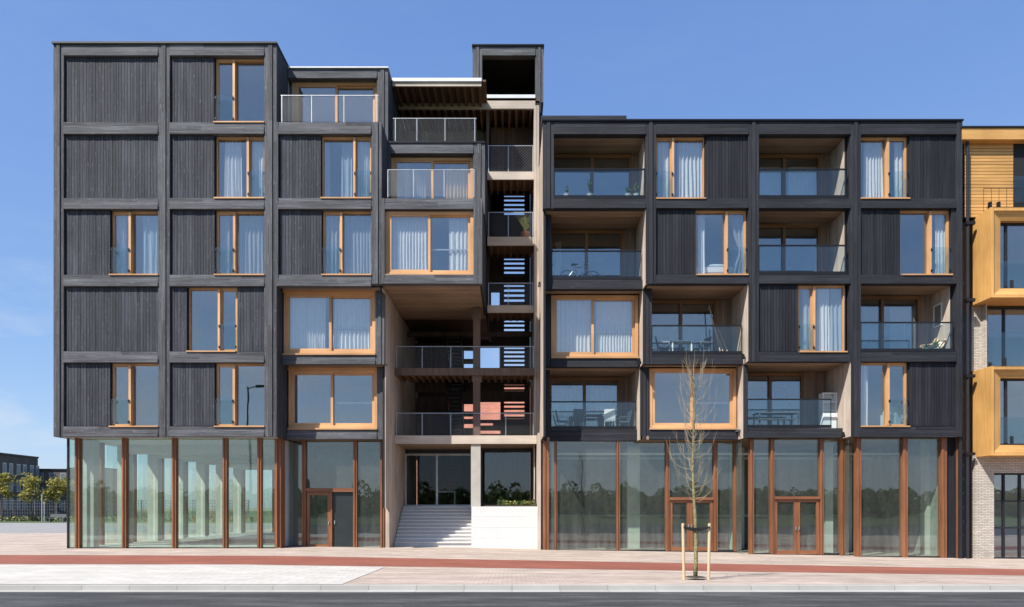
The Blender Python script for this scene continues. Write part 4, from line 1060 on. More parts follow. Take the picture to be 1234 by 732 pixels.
mb = MB(); mb.box(X5 + .02, X(1176, yp), .5, .6, -.5, Z(262)); mb.box(X5 + .03, RX, 6.5, 8, -.5, Z(160)); mb.box(X5 + .03, RX, yp + .61, 6.4, Z(165, .3), Z(155.5, -.3) - .02); Y_(mb, 'rear_wall', M['darkframe'])

# ------------------------------------------------------------------ far buildings, fence, trees on the left
def facade_block(name, label, corners, h, mat, wins, cat='building'):
    """corners: list of plan points (closed); wins: (edge index, list of (t0,t1,z0,z1))"""
    c = corners
    t = thing(name, label, cat, (c[0][0], c[0][1], 0))
    mb = MB(); n = len(c)
    for i in range(n):
        a, b = c[i], c[(i + 1) % n]
        mb.poly([(a[0], a[1], -.5), (b[0], b[1], -.5), (b[0], b[1], h), (a[0], a[1], h)])
    mb.poly([(p_[0], p_[1], h) for p_ in c])
    mb.build('wall', mat, t)
    cm = MB()
    for i in range(n):
        a, b = Vector((*c[i], h + .12)), Vector((*c[(i + 1) % n], h + .12)); cm.bar(a, b, .4, .25)
    cm.build('parapet', M['darkframe'], t)
    for (i, ws) in wins:
        a, b = Vector((*c[i], 0)), Vector((*c[(i + 1) % n], 0)); d = (b - a).normalized(); nn = Vector((d.y, -d.x, 0))
        for (t0, t1, z0, z1) in ws:
            fm = MB(); p0 = a + d * t0; p1 = a + d * t1
            q = lambda p_, o, z: tuple(p_ + nn * o + Vector((0, 0, z)))
            fm.hexa([q(p0, .04, z0), q(p1, .04, z0), q(p1, -.1, z0), q(p0, -.1, z0), q(p0, .04, z1), q(p1, .04, z1), q(p1, -.1, z1), q(p0, -.1, z1)])
            w = fm.build('window', M['galv'], t)
            gm_ = MB(); e = .14
            p0 = p0 + d * e; p1 = p1 - d * e
            gm_.hexa([q(p0, .06, z0 + e), q(p1, .06, z0 + e), q(p1, .041, z0 + e), q(p0, .041, z0 + e), q(p0, .06, z1 - e), q(p1, .06, z1 - e), q(p1, .041, z1 - e), q(p0, .041, z1 - e)])
            gm_.build('pane', M['fargl'], w)
    return t
ws = []
for s in range(3):
    for k in range(9): ws.append((.8 + k * 1.75 + .15 * (k % 2), 1.75 + k * 1.75 + .15 * (k % 2), 1.4 + 3.0 * s, 3.3 + 3.0 * s))
facade_block('brick_building', 'dark brick flat-roofed block, the taller one, beyond the fence at far left', [(-86.5, 84), (-87, 99.4), (-104, 99.4), (-104, 84)], 10.7, M['brick_dark'], [(0, ws)])
ws = [(1.0 + k * 1.9, 2.0 + k * 1.9, 1.2 + 2.6 * s, 2.9 + 2.6 * s) for s in range(3) for k in range(4)]
facade_block('brick_building', 'lower dark brick block between the taller dark block and the salmon building', [(-90.6, 100), (-82.6, 101.2), (-82.6, 112), (-91, 112)], 8.6, M['brick_dark'], [(0, ws)])
ws = [(.6 + k * 2.3, 2.2 + k * 2.3, 1.6 + 2.7 * s, 3.0 + 2.7 * s) for s in range(3) for k in range(3)]
facade_block('brick_building', 'salmon coloured flats with white balcony bands beside the corner glass at left', [(-91, 114), (-84, 114), (-84, 124), (-91, 124)], 9.6, M['salmon'], [(0, ws)])
facade_block('brick_building', 'red brick building seen through the openings of the stair void', [(-16, 42), (9, 42), (9, 52), (-16, 52)], 14.0, M['brick_red'], [(0, [(4 + 3.6 * k, 5.6 + 3.6 * k, 1 + 3.2 * s, 2.6 + 3.2 * s) for s in range(3) for k in range(6)])])
# fence
ft = thing('fence', 'long grey metal mesh fence below the far dark buildings at left', 'fence', (-60, 57, 0))
for k in range(24):
    mb = MB(); mb.box(-92 + k * 2.6, -91.9 + k * 2.6, 56.9, 57, 0, 2.6); mb.build('post', M['fence'], ft)
mb = MB()
for k in range(7): mb.box(-92, -32, 56.87, 56.895, .2 + k * .38, .235 + k * .38)
k = -92
while k < -32: mb.box(k, k + .03, 56.84, 56.868, .1, 2.55); k += .3
mb.build('mesh_panel', M['fence'], ft)
wd = MB()
for i in range(2600):
    x = rnd(-95, -30); wd.leaf((x, rnd(54.2, 56.4), rnd(.05, .75) * rnd(.4, 1)), rnd(.12, .26))
tag(wd.build('weeds', M['weed']), kind='stuff')

def leafy_tree(x, y, h, r, label, group, leaf='leaf_aut', nl=620, ls=.2, name='leafy_tree', z0=0, crown_z=.62, trunk=.09):
    t = thing(name, label, 'tree', (x, y, z0), 0, group)
    tb = MB(); top = h * .8
    pts = [(x + rnd(-.05, .05), y, z0 + top * i / 5) for i in range(6)]
    tb.tube(pts, [trunk * (1 - .14 * i) for i in range(6)], 7)
    ends = []
    for i in range(16):
        zz = z0 + h * rnd(.36, .8); a = rnd(0, 6.28); l = r * rnd(.5, .95)
        e = (x + math.cos(a) * l, y + math.sin(a) * l, zz + l * rnd(.4, .9)); tb.tube([(x, y, zz), ((x + e[0]) / 2, (y + e[1]) / 2, zz + l * .25), e], [.035, .022, .008], 4); ends.append(e)
    tb.build('trunk', M['bark_dk'], t)
    cb = MB(); cl = [(Vector(e), r * rnd(.28, .45)) for e in ends] + [(Vector((x, y, z0 + h * rnd(.6, .93))) + Vector((rnd(-.3, .3) * r, rnd(-.3, .3) * r, 0)), r * rnd(.3, .5)) for _ in range(12)]
    for i in range(nl):
        c, rr = random.choice(cl)
        d = Vector((rnd(-1, 1), rnd(-1, 1), rnd(-1, 1)))
        if d.length > 1: d.normalize()
        cb.leaf(c + d * rr, ls * rnd(.6, 1.2))
    cb.build('crown', M[leaf], t)
for (px, dist, h, r, lab) in ((2, 80, 5.9, 1.25, 'small yellow-green tree before the dark building, at the very left edge'), (38, 81, 5.8, 1.2, 'round yellow-green tree standing alone before the dark block'), (64, 82, 5.2, 1.05, 'slim yellow-green tree between the round tree and the corner tree'), (79, 84, 5.4, 1.1, 'yellow-green tree half hidden behind the corner glass')):
    leafy_tree((px - 617) * dist / F, dist - D, h, r, lab, 'young trees along the far fence')
# upright pale poles by the fence
for (px, h, lab) in ((50.5, 3.0, 'taller pale pole by the far fence'), (53.5, 2.2, 'shorter pale pole by the far fence')):
    x = (px - 617) * 76 / F; mb = MB(); mb.tube([(x, 49, 0), (x, 49, h)], .06, 8); mb.box(x - .1, x + .1, 48.95, 49.05, h, h + .06)
    tag(mb.build('pole', M['galv'], org=(0, 0, 0)), lab, 'pole')
bt = thing('bench', 'tiny grey bench by the far fence near the corner glass', 'bench', ((69 - 617) * 78 / F, 51, 0))
for nm, bxs in (('seat', [(-.9, .9, -.22, .22, .42, .48)]), ('backrest', [(-.9, .9, .18, .24, .55, .9)]), ('leg', [(-.8, -.72, -.2, .2, 0, .419)]), ('leg', [(.72, .8, -.2, .2, 0, .419)])):
    mb = MB(); [mb.box(*b_) for b_ in bxs]; mb.build(nm, M['fence'], bt, local=True)

# ------------------------------------------------------------------ street tree
random.seed(5)
TX, TY = X(838, -10.9), -10.9
st = thing('street_tree', 'slender bare young tree tied between two wooden stakes on the pavement', 'tree', (TX, TY, 0))
tp = MB(); HT = 5.0
pts = []; 
for i in range(15):
    t = i / 14; pts.append((TX - .06 * t + .03 * math.sin(t * 9), TY + .02 * math.sin(t * 7), HT * t))
tp.tube(pts, [.045 * (1 - t / 14) ** .8 + .006 for t in range(15)], 9)
tp.build('trunk', M['bark'], st, smooth=True)
def at(z):
    t = z / HT * 14; i = min(13, int(t)); f = t - i
    return Vector(pts[i]).lerp(Vector(pts[i + 1]), f)
br = MB()
for i in range(66):
    z = 1.75 + (HT - 2.0) * (i / 66) ** 1.0
    a = i * 2.399 + rnd(-.9, .9); env = .52 if z < 3.6 else .52 * (1 - (z - 3.6) / 2.2)
    l = env * rnd(.35, 1.2); up = rnd(.55, 1.1) if z < 4.3 else rnd(.5, .8)
    b0 = at(z); dirv = Vector((math.cos(a), math.sin(a), 0))
    pp = [b0 + dirv * (l * (1 - (1 - s) ** 2)) + Vector((0, 0, up * s ** 1.6 * .95 - .04 * math.sin(s * 3.1))) for s in (0, .2, .4, .6, .8, 1)]
    br.tube(pp, [.0058, .0047, .0037, .0028, .002, .0014], 5)
    for k in range(4):
        s = rnd(.25, .9); j = int(s * 5); q0 = pp[j].lerp(pp[j + 1], s * 5 - j)
        a2 = a + rnd(-1.2, 1.2); d2 = Vector((math.cos(a2) * .5, math.sin(a2) * .5, 1.0)).normalized(); ll = rnd(.12, .32)
        br.tube([q0, q0 + d2 * ll * .5 + Vector((.01, 0, 0)), q0 + d2 * ll + Vector((0, 0, .02))], [.0026, .002, .0013], 4)
br.build('branches', M['twig'], st)
mb = MB(); mb.lathe(TX, TY, [(.24, .006), (.2, .02), (.08, .03)], 16); tag(mb.build('soil_patch', M['soil']), kind='structure')
sp = MB(); 
for (px, lab) in ((823, 'pale round wooden stake left of the bare street tree'), (855, 'pale round wooden stake right of the bare street tree')):
    mb = MB(); x = X(px, -10.9); ln = .012 * (1 if px < 830 else -1)
    mb.tube([(x + ln * 2, TY, -.05), (x, TY, 1.24), (x, TY, 1.265)], [.034, .034, .029], 10)
    tag(mb.build('tree_stake', M['stake'], org=(x, TY, 0)), lab, 'stake', 'stakes of the street tree')
mb = MB()
for s in (1, -1):
    pp = []
    for k in range(13):
        t = k / 12; x = X(823, -10.9) - .0 + (X(855, -10.9) - X(823, -10.9)) * t
        pp.append((x, TY - s * (.05 + .008 * math.cos(t * 6.28)), 1.17 + .02 * s * math.sin(t * 3.1) - .05 * math.sin(t * 3.14)))
    for a, b in zip(pp[:-1], pp[1:]): mb.bar(a, b, .012, .05)
mb.box(TX - .03, TX + .03, TY - .075, TY - .045, 1.10, 1.15); mb.bar((TX - .05, TY - .06, 1.125), (TX - .05, TY + .06, 1.125), .02, .05)
tag(mb.build('tree_tie', M['rubber'], org=(TX, TY, 1.1)), 'black rubber strap tying the bare tree to its two stakes', 'strap')

# ------------------------------------------------------------------ across the street (seen mirrored in the glass)
random.seed(9)
wb = MB()
for i in range(520):
    x = -130 + 250 * i / 520 + rnd(-1, 1); y = -rnd(86, 118); h = rnd(3.6, 5.6) * (1.3 if random.random() < .12 else 1); r = rnd(1.5, 3.0)
    for k in range(150):
        d = Vector((rnd(-1, 1), rnd(-1, 1), rnd(-1, 1)))
        if d.length > 1: d.normalize()
        q_ = (1 - .55 * max(0, d.z))
        wb.leaf((x + d.x * r * q_, y + d.y * r * q_, h * .5 + d.z * h * .5), rnd(.22, .5))
tag(wb.build('woodland', M['wood_leaf']), kind='stuff')
lp = thing('street_lamp', 'tall grey street lamp across the road, mirrored in the upper windows of the left block', 'street lamp', (-20.2, -25, -.1))
mb = MB(); mb.tube([(0, 0, 0), (0, 0, 5), (0, 0, 11)], [.11, .09, .06], 10); mb.build('pole', M['darkframe'], lp, local=True)
mb = MB(); mb.tube([(0, 0, 10.8), (.5, 0, 11.0), (.9, 0, 11.02)], .04, 8); mb.build('arm', M['darkframe'], lp, local=True)
mb = MB(); mb.hexa([(.7, -.16, 10.95), (1.5, -.13, 10.98), (1.5, .13, 10.98), (.7, .16, 10.95), (.7, -.12, 11.12), (1.5, -.08, 11.08), (1.5, .08, 11.08), (.7, .12, 11.12)]); mb.build('lamp_head', M['darkframe'], lp, local=True)
tl = thing('traffic_light', 'black traffic light across the road, mirrored in the glass beside the entrance doors', 'traffic light', (-13.6, -15.0, -.1))
mb = MB(); mb.tube([(0, 0, 0), (0, 0, 3.7)], .06, 8); mb.build('pole', M['darkframe'], tl, local=True)
mb = MB(); mb.box(-.18, .18, -.02, .22, 2.6, 3.6); mb.build('signal_head', M['blackmetal'], tl, local=True)
for k in range(3):
    mb = MB(); mb.tube([(0, .22, 2.78 + k * .32), (0, .26, 2.78 + k * .32)], .11, 12); mb.build('signal_lens', M['darkframe'], tl, local=True)

# ------------------------------------------------------------------ curtains
random.seed(21)
def curtain(x0, x1, zb, zt, y, mat, label, flare=0.0, amp=.045, tie=None):
    w = abs(x1 - x0); n = max(10, int(w / .022)); nf = max(2, w / rnd(.11, .2)); rows = 9; amp *= rnd(.8, 1.5)
    if not flare and tie is None: flare = rnd(-.05, .14)
    ph = rnd(0, 6); mb = MB(); fr = [rnd(.8, 1.3) for _ in range(6)]
    for j in range(rows + 1):
        t = j / rows; z = zt + (zb - zt) * t
        for i in range(n + 1):
            s = i / n
            xx = x0 + (x1 - x0) * s
            if flare: xx += flare * t * (s - .5) * w
            if tie is not None:
                k = math.exp(-((t - .6) / .22) ** 2); xx = xx + (tie - xx) * .6 * k
            ang = ph + s * nf * 6.28 + .9 * math.sin(s * 7 * fr[0] + t * 1.4) + .4 * math.sin(t * 5 + s * 11)
            mb.v.append((xx, y + amp * (.55 + .6 * t) * math.sin(ang) + .012 * math.sin(ang * 2.3), z))
    for j in range(rows):
        for i in range(n):
            a = j * (n + 1) + i; mb.f.append((a, a + 1, a + n + 2, a + n + 1)); mb.m.append(0)
    o = mb.build('curtain', M[mat], org=((x0 + x1) / 2, y, zb), smooth=True)
    tag(o, label, 'curtain', 'curtains behind the windows')
def cur(px0, px1, r, p, mat, label, dark=False, inset=.44, **k):
    zb, zt = (zrr(r) if dark else zr(r)); curtain(X(px0, p + inset), X(px1, p + inset), zb + .04, zt - .06, p + inset, mat, label, **k)
cur(272, 291, 2, 0, 'cur_white', 'white curtain in the wide pane below the top-left corner window', flare=.15)
cur(303, 318, 2, 0, 'cur_white', 'white curtain in the narrow pane below the top-left corner window')
cur(390, 397, 2, 0, 'cur_blue', 'thin drawn-back pale curtain under the mesh-railed top terrace, in the wide pane')
cur(412, 424, 2, 0, 'cur_blue', 'pale blue curtain beside the mullion under the mesh-railed top terrace')
cur(428, 446, 2, 0, 'cur_white', 'pale curtain in the narrow pane under the mesh-railed top terrace')
cur(137, 152, 3, 0, 'cur_blue', 'pale blue curtain in narrow pane of the higher of the two leftmost windows', tie=X(150, .3))
cur(172, 190, 3, 0, 'cur_blue', 'pale blue curtain in wide pane of the higher of the two leftmost windows', flare=.1)
cur(284, 316, 3, 0, 'cur_grey', 'sheer blue-grey curtain right of the mullion, window above the off-centre one')
cur(263, 277, 3, 0, 'cur_grey', 'sheer blue-grey curtain left of the mullion, window above the off-centre one')
cur(389, 408, 3, 0, 'cur_grey', 'blue-grey curtain in the narrow pane left of the big square cantilevered window')
cur(412, 447, 3, 0, 'cur_grey', 'blue-grey pleated curtain in wide pane left of the big cantilevered window')
cur(468, 515, 3, 0, 'cur_white', 'bright white curtain filling left pane of the cantilevered sliding window')
cur(541, 566, 3, 0, 'cur_white', 'bright white curtain at right edge of the cantilevered sliding window')
cz = (Z(238), Z(187, T))
curtain(X(537, T + .3), X(562, T + .3), cz[0], cz[1], T + .62, 'cur_yellow', 'yellow curtain behind the white mesh railing', .05)
curtain(X(486, T + .3), X(492, T + .3), cz[0], cz[1], T + .62, 'cur_yellow', 'narrow beige curtain at left behind the white mesh railing')
curtain(X(496, T + .3), X(512, T + .3), cz[0], cz[1], T + .62, 'cur_grey', 'grey curtain in the left pane behind the white mesh railing')
curtain(X(352, T + .35), X(360, T + .35), Z(147), zt0, T + .62, 'cur_beige', 'beige curtain at the left edge of the top terrace window')
c4 = (Z(424, S), Z(354, S)); c4y = S + .38
curtain(X(350, c4y), X(393, c4y), c4[0], c4[1], c4y, 'cur_white', 'white sheer curtain, left pane of the upper sliding window left of the void')
curtain(X(403, c4y), X(447, c4y), c4[0], c4[1], c4y, 'cur_white', 'white sheer curtain, right pane of the upper sliding window left of the void')
zz5 = 2 * S
cur(793, 810, 2, 0, 'cur_white', 'white curtain in narrow pane, window right of the potted-plant balcony', dark=True)
cur(817, 846, 2, 0, 'cur_white', 'white curtain in wide pane, window right of the potted-plant balcony', dark=True, flare=.1)
cur(1041, 1062, 2, 0, 'cur_white', 'white flaring curtain in the wide pane of the top-right window', dark=True, flare=.15)
cur(1077, 1091, 2, 0, 'cur_white', 'pale curtain in the narrow pane of the top-right window', dark=True)
cur(841, 849, 3, 0, 'cur_white', 'thin white curtain at left edge of the window showing a made bed', dark=True)
cur(882, 898, 3, 0, 'cur_grey', 'grey tied-back curtain in narrow pane of the window showing a bed', dark=True, tie=X(898, .3))
cur(1127, 1141, 3, 0, 'cur_white', 'white curtain in narrow pane of the window right of the third balcony bay', dark=True)
cur(967, 981, 4, 0, 'cur_blue', 'pale blue curtain in narrow pane left of the deck-chair balcony', dark=True)
cur(985, 999, 4, 0, 'cur_white', 'bright white curtain in wide pane left of the deck-chair balcony', dark=True)
cur(1001, 1019, 4, 0, 'cur_blue', 'pale blue curtain in wide pane left of the deck-chair balcony', dark=True)
cur(1038, 1046, 5, 0, 'cur_white', 'slim white curtain in the lowest right window, beside the armchair', dark=True)
y_ = p2 + .38
curtain(X(667, y_), X(712, y_), Z(427, p2), Z(358, p2), y_, 'cur_white', 'white sheer curtain, left pane of sliding window under the bicycle balcony')
curtain(X(718, y_), X(761, y_), Z(427, p2), Z(358, p2), y_, 'cur_white', 'white sheer curtain, right pane of sliding window under the bicycle balcony')
def bcur(px0, px1, r, p, mat, label, **k):
    zb, zt = zrr(r); y = p + BD + .35; curtain(X(px0, y), X(px1, y), zb, zt - .4, y, mat, label, **k)
bcur(916, 946, 2, 0, 'cur_white', 'long white curtain, left door pane of the top balcony with the lounger', amp=.02)
bcur(950, 990, 2, 0, 'cur_white', 'long white curtain, right door pane of the top balcony with the lounger', amp=.02)
bcur(669, 676, 3, S, 'cur_beige', 'beige curtain behind the bicycle balcony at its left end')
bcur(1040, 1066, 4, 0, 'cur_blue', 'pale blue curtain, left door pane of the deck-chair balcony')
bcur(1072, 1100, 4, 0, 'cur_blue', 'pale blue curtain, right door pane of the deck-chair balcony')
bcur(666, 703, 5, p3, 'cur_grey', 'pale grey curtain, left door pane behind the balcony dining set')
bcur(711, 745, 5, p3, 'cur_grey', 'pale grey curtain, right door pane behind the balcony dining set')
bcur(858, 868, 4, S, 'cur_dark', 'dark curtain behind the balcony with leaning bamboo poles')

# ------------------------------------------------------------------ things on the balconies
def plant(x, y, z, h, n, label, pot='pot_white', pr=.13, ph=.22, leaf='leaf', spread=.16, grp='potted plants on the balconies', tall=False):
    t = thing('potted_plant', label, 'plant', (x, y, z), 0, grp)
    mb = MB(); mb.lathe(0, 0, [(pr * .7, 0), (pr, ph * .9), (pr * 1.08, ph * .92), (pr * 1.08, ph), (pr * .85, ph), (pr * .8, ph * .9)], 14); mb.build('pot', M[pot], t, local=True, smooth=False)
    lb = MB()
    for i in range(n):
        a = rnd(0, 6.28); r = rnd(0, spread); l = h * rnd(.5, 1)
        e = Vector((math.cos(a) * r, math.sin(a) * r, ph + l)); lb.tube([(0, 0, ph * .9), (e.x * .4, e.y * .4, ph + l * .6), e], [.006, .005, .003], 4)
        for k in range(6): lb.leaf((e.x * (.4 + .1 * k), e.y * (.4 + .1 * k), ph + l * (.5 + .1 * k)), rnd(.03, .06))
    lb.build('foliage', M[leaf], t, local=True)
zb2 = zrr(2)[0]
plant(X(683, .24), .24, zb2 + .03, .35, 9, 'white potted plant at left on the top balcony beside the stair void')
plant(X(711, .24), .24, zb2 + .03, .62, 18, 'tallest leafy potted plant, mid top balcony beside the stair void')
plant(X(757, .24), .24, zb2 + .03, .25, 12, 'low potted plant, third along the top balcony beside the stair void')
plant(X(767, .24), .24, zb2 + .03, .5, 14, 'spiky potted plant at right end of the top balcony beside the void', leaf='leaf_lt')
zb4_ = zrr(4)[0]
plant(X(1116, .24), .24, zb4_ + .03, .2, 8, 'small potted plant by the railing near the cream deck chair', 'fabric_blue', .1, .14)
plant(X(1128, .24), .24, zb4_ + .03, .32, 14, 'grassy potted plant beneath the cream deck chair', 'fabric_blue', .12, .14, 'leaf_lt')
plant(X(633, 4.1), 4.1, Z(285.5, dU), .75, 26, 'yellow-green bush in a pot on the stair gallery', 'terracotta', .2, .3, 'leaf_lt', .38)
plant(X(975, S + BD + .9), S + BD + .9, zrr(5)[0], 1.0, 14, 'dark indoor plant behind the balcony door beside the white cabinet', 'terracotta', .15, .25, 'leaf', .25)
# plants in the planter
for i in range(7):
    x = X(604, 2.9) + i * .255; t = thing('planter_plant', ['low bushy green plant', 'pale yellow-green leafy plant', 'bright rosette plant', 'spreading green plant', 'yellow-flecked leafy plant', 'tufted pale plant', 'dark green trailing plant'][i] + ' in the white entrance planter, ' + ['leftmost', 'second from left', 'third from left', 'middle right of the row', 'fifth from left', 'next to last', 'at the right end'][i], 'plant', (x, 2.95, 1.72), 0, 'plants in the entrance planter')
    lb = MB()
    for k in range(70): lb.leaf((rnd(-.17, .17), rnd(-.14, .14), rnd(.0, .26) * rnd(.5, 1)), rnd(.03, .06))
    lb.build('foliage', M['leaf_lt' if i in (1, 2, 4, 5) else 'leaf'], t, local=True)
    sb = MB(); [sb.tube([(rnd(-.05, .05), rnd(-.05, .05), 0), (rnd(-.12, .12), rnd(-.1, .1), .2)], .006, 4) for _ in range(6)]; sb.build('stems', M['bark_dk'], t, local=True)
# bicycle
bk = thing('bicycle', 'bicycle parked on the balcony under the potted-plant balcony', 'bicycle', (X(699, S + .75), S + .75, zrr(3)[0] - .06), R(4))
def wheel(cx):
    tb = MB(); n = 24
    tb.tube([(cx + .33 * math.cos(2 * math.pi * i / n), 0, .34 + .33 * math.sin(2 * math.pi * i / n)) for i in range(n + 1)], .017, 6, cap=False)
    w = tb.build('wheel', M['rubber'], bk, local=True)
    sb = MB()
    for i in range(14): a = math.pi * 2 * i / 14; sb.bar((cx, 0, .34), (cx + .31 * math.cos(a), 0, .34 + .31 * math.sin(a)), .004)
    sb.build('spokes', M['galv'], w, local=True)
wheel(-.52); wheel(.52)
mb = MB(); bb = (-.08, 0, .3)
for a, b in (((-.52, 0, .34), bb), ((-.52, 0, .34), (-.2, 0, .8)), (bb, (-.22, 0, .88)), (bb, (.36, 0, .78)), ((-.2, 0, .8), (.35, 0, .84)), ((.34, 0, .95), (.52, 0, .34))): mb.tube([a, b], .018, 7)
mb.build('frame', M['galv'], bk, local=True)
mb = MB(); mb.hexa([(-.36, -.07, .88), (-.1, -.025, .9), (-.1, .025, .9), (-.36, .07, .88), (-.36, -.07, .94), (-.1, -.02, .94), (-.1, .02, .94), (-.36, .07, .94)]); mb.build('saddle', M['rubber'], bk, local=True)
mb = MB(); mb.tube([(.34, 0, .93), (.33, 0, 1.03)], .014, 6); mb.tube([(.2, -.28, 1.04), (.34, -.1, 1.04), (.34, .1, 1.04), (.2, .28, 1.04)], .013, 6); mb.build('handlebar', M['galv'], bk, local=True)
# garden chairs and table
def garden_chair(loc, rz, label, mat='fabric_dk'):
    t = thing('garden_chair', label, 'chair', loc, rz, 'chairs on the balconies')
    mb = MB(); mb.box(-.24, .24, -.23, .23, .42, .46); mb.build('seat', M[mat], t, local=True)
    mb = MB(); mb.hexa([(-.24, .22, .47), (.24, .22, .47), (.24, .25, .47), (-.24, .25, .47), (-.23, .32, .92), (.23, .32, .92), (.23, .35, .92), (-.23, .35, .92)]); mb.build('backrest', M[mat], t, local=True)
    for sx in (-1, 1):
        for sy in (-1, 1):
            mb = MB(); mb.bar((sx * .21, sy * .19, .419), (sx * .25, sy * .25, 0), .03); mb.build('leg', M['galv'], t, local=True)
        mb = MB(); mb.bar((sx * .27, -.22, .64), (sx * .27, .27, .66), .035); mb.bar((sx * .27, -.2, .63), (sx * .25, -.2, .43), .025); mb.build('armrest', M['galv'], t, local=True)
    return t
def garden_table(loc, w, d, label, mat='darkframe', rz=0):
    t = thing('garden_table', label, 'table', loc, rz)
    mb = MB(); n = 5
    for i in range(n): mb.box(-w / 2, w / 2, -d / 2 + d * i / n + .006, -d / 2 + d * (i + 1) / n - .006, .70, .73)
    mb.build('tabletop', M[mat], t, local=True)
    for sx in (-1, 1):
        for sy in (-1, 1):
            mb = MB(); mb.box(sx * (w / 2 - .06) - .025, sx * (w / 2 - .06) + .025, sy * (d / 2 - .05) - .025, sy * (d / 2 - .05) + .025, 0, .699); mb.build('leg', M[mat], t, local=True)
fz5 = Z(517.5, p3) - .03; yy5 = p3 + .75
garden_chair((X(679, yy5), yy5, fz5), R(90), 'garden chair at left end of the dining-set balcony')
garden_chair((X(696, yy5 - .1), yy5 - .1, fz5), R(185), 'garden chair with its back to the railing, dining-set balcony')
garden_table((X(718, yy5 + .15), yy5 + .15, fz5), 1.3, .7, 'slatted grey table on the balcony above the left shop glass', 'fence')
garden_chair((X(735, yy5 - .1), yy5 - .1, fz5), R(170), 'white garden chair right of the slatted table', 'white')
garden_chair((X(750, yy5 + .2), yy5 + .2, fz5), R(-80), 'white garden chair at the right end of the dining-set balcony', 'white')
fz4 = Z(427, S) - .03; yy4 = S + .8
garden_chair((X(800, yy4), yy4, fz4), R(80), 'dark chair at left on the balcony with bamboo poles')
garden_table((X(820, yy4 + .1), yy4 + .1, fz4), .9, .6, 'small pale table on the balcony with bamboo poles', 'white')
garden_chair((X(845, yy4), yy4, fz4), R(-70), 'dark chair nearest the leaning bamboo poles')
for i, (a, b, h, lab) in enumerate(((868, 858, 2.3, 'tallest bamboo pole leaning in the balcony corner'), (872, 864, 1.5, 'middle bamboo pole leaning in the balcony corner'), (878, 869, 1.35, 'rightmost bamboo pole leaning in the balcony corner'))):
    mb = MB(); mb.tube([(X(a, yy4), yy4 - .2, fz4), (X((a + b) / 2, yy4), yy4 + .1, fz4 + h * .5), (X(b, yy4), yy4 + .4, fz4 + h)], .022, 7)
    tag(mb.build('bamboo_pole', M['stake'], org=(X(a, yy4), yy4, fz4)), lab, 'pole', 'poles leaning on the balcony')
f53 = Z(516, S) - .03; yc = S + .7
cb = thing('cabinet', 'tall white open-shelved cabinet at the right end of a balcony', 'cabinet', (X(997.5, yc), yc, f53))
mb = MB()
for xx in (-.29, .26): mb.box(xx, xx + .03, -.2, .2, 0, 1.5)
mb.box(-.26, .26, .17, .2, 0, 1.5); mb.box(-.29, .29, -.2, .2, 1.501, 1.53); mb.build('body', M['white'], cb, local=True)
for k in range(4):
    mb = MB(); mb.box(-.259, .259, -.19, .169, .03 + k * .37, .055 + k * .37); mb.build('shelf', M['white'], cb, local=True)
mb = MB(); mb.box(-.259, .259, -.215, -.201, .03, .7); mb.build('door', M['white'], cb, local=True)
garden_table((X(935, yc + .1), yc + .1, f53), 1.7, .75, 'long slatted table on the balcony with the white cabinet', 'fence')
bn = thing('garden_bench', 'grey bench beside the long slatted table on the balcony', 'bench', (X(935, yc - .3), yc - .35, f53))
for nm, bx in (('seat', (-.75, .75, -.15, .15, .4, .44)), ('leg', (-.68, -.62, -.13, .13, 0, .399)), ('leg', (.62, .68, -.13, .13, 0, .399))):
    mb = MB(); mb.box(*bx); mb.build(nm, M['fence'], bn, local=True)
dk = thing('deck_chair', 'cream canvas deck chair with pine frame on the right-hand balcony', 'deck chair', (X(1129, .75), .75, zb4_ - .03), R(-70))
for s in (-1, 1):
    mb = MB(); mb.bar((s * .27, -.45, .0), (s * .27, .5, 1.05), .035); mb.bar((s * .30, -.55, .42), (s * .30, .45, 0), .035); mb.bar((s * .31, -.5, .48), (s * .31, .3, .62), .05, .03); mb.build('side_frame', M['pine'], dk, local=True)
mb = MB(); pr = [(-.5, .42), (-.25, .26), (0, .3), (.22, .6), (.46, 1.0)]
for (a, za), (b, zb_) in zip(pr[:-1], pr[1:]): mb.hexa([(-.25, a, za - .015), (.25, a, za - .015), (.25, b, zb_ - .015), (-.25, b, zb_ - .015), (-.25, a, za), (.25, a, za), (.25, b, zb_), (-.25, b, zb_)])
mb.build('canvas_seat', M['fabric_w'], dk, local=True)
ln = thing('sun_lounger', 'low grey lounger with a white cushion on the top balcony under white curtains', 'lounger', (X(934, .85), .85, zb2 - .03), R(0))
mb = MB(); mb.box(-.6, .5, -.28, .28, .22, .27); mb.build('seat', M['fabric_dk'], ln, local=True)
mb = MB(); mb.hexa([(-.62, -.28, .27), (-.58, -.28, .24), (-.58, .28, .24), (-.62, .28, .27), (-.28 - .6, -.28, .55), (-.24 - .6, -.28, .58), (-.24 - .6, .28, .58), (-.28 - .6, .28, .55)]); mb.build('backrest', M['fabric_dk'], ln, local=True)
mb = MB(); mb.hexa([(.05, -.2, .271), (.5, -.2, .271), (.5, .2, .271), (.05, .2, .271), (.12, -.16, .36), (.42, -.15, .34), (.42, .15, .34), (.12, .16, .36)]); mb.build('cushion', M['white'], ln, local=True)
for sx in (-.5, .4):
    for sy in (-.22, .22):
        mb = MB(); mb.box(sx - .02, sx + .02, sy - .02, sy + .02, 0, .219); mb.build('leg', M['galv'], ln, local=True)
bd = thing('bed', 'white bed with a patterned pillow behind an upper right-block window', 'bed', (X(866, .9), 1.0, zrr(3)[0] - .02))
mb = MB(); mb.box(-1.0, .8, -.45, .45, .0, .3); mb.build('bed_base', M['pine'], bd, local=True)
mb = MB(); mb.box(-.98, .78, -.46, .44, .301, .5); mb.build('mattress', M['white'], bd, local=True)
mb = MB(); 
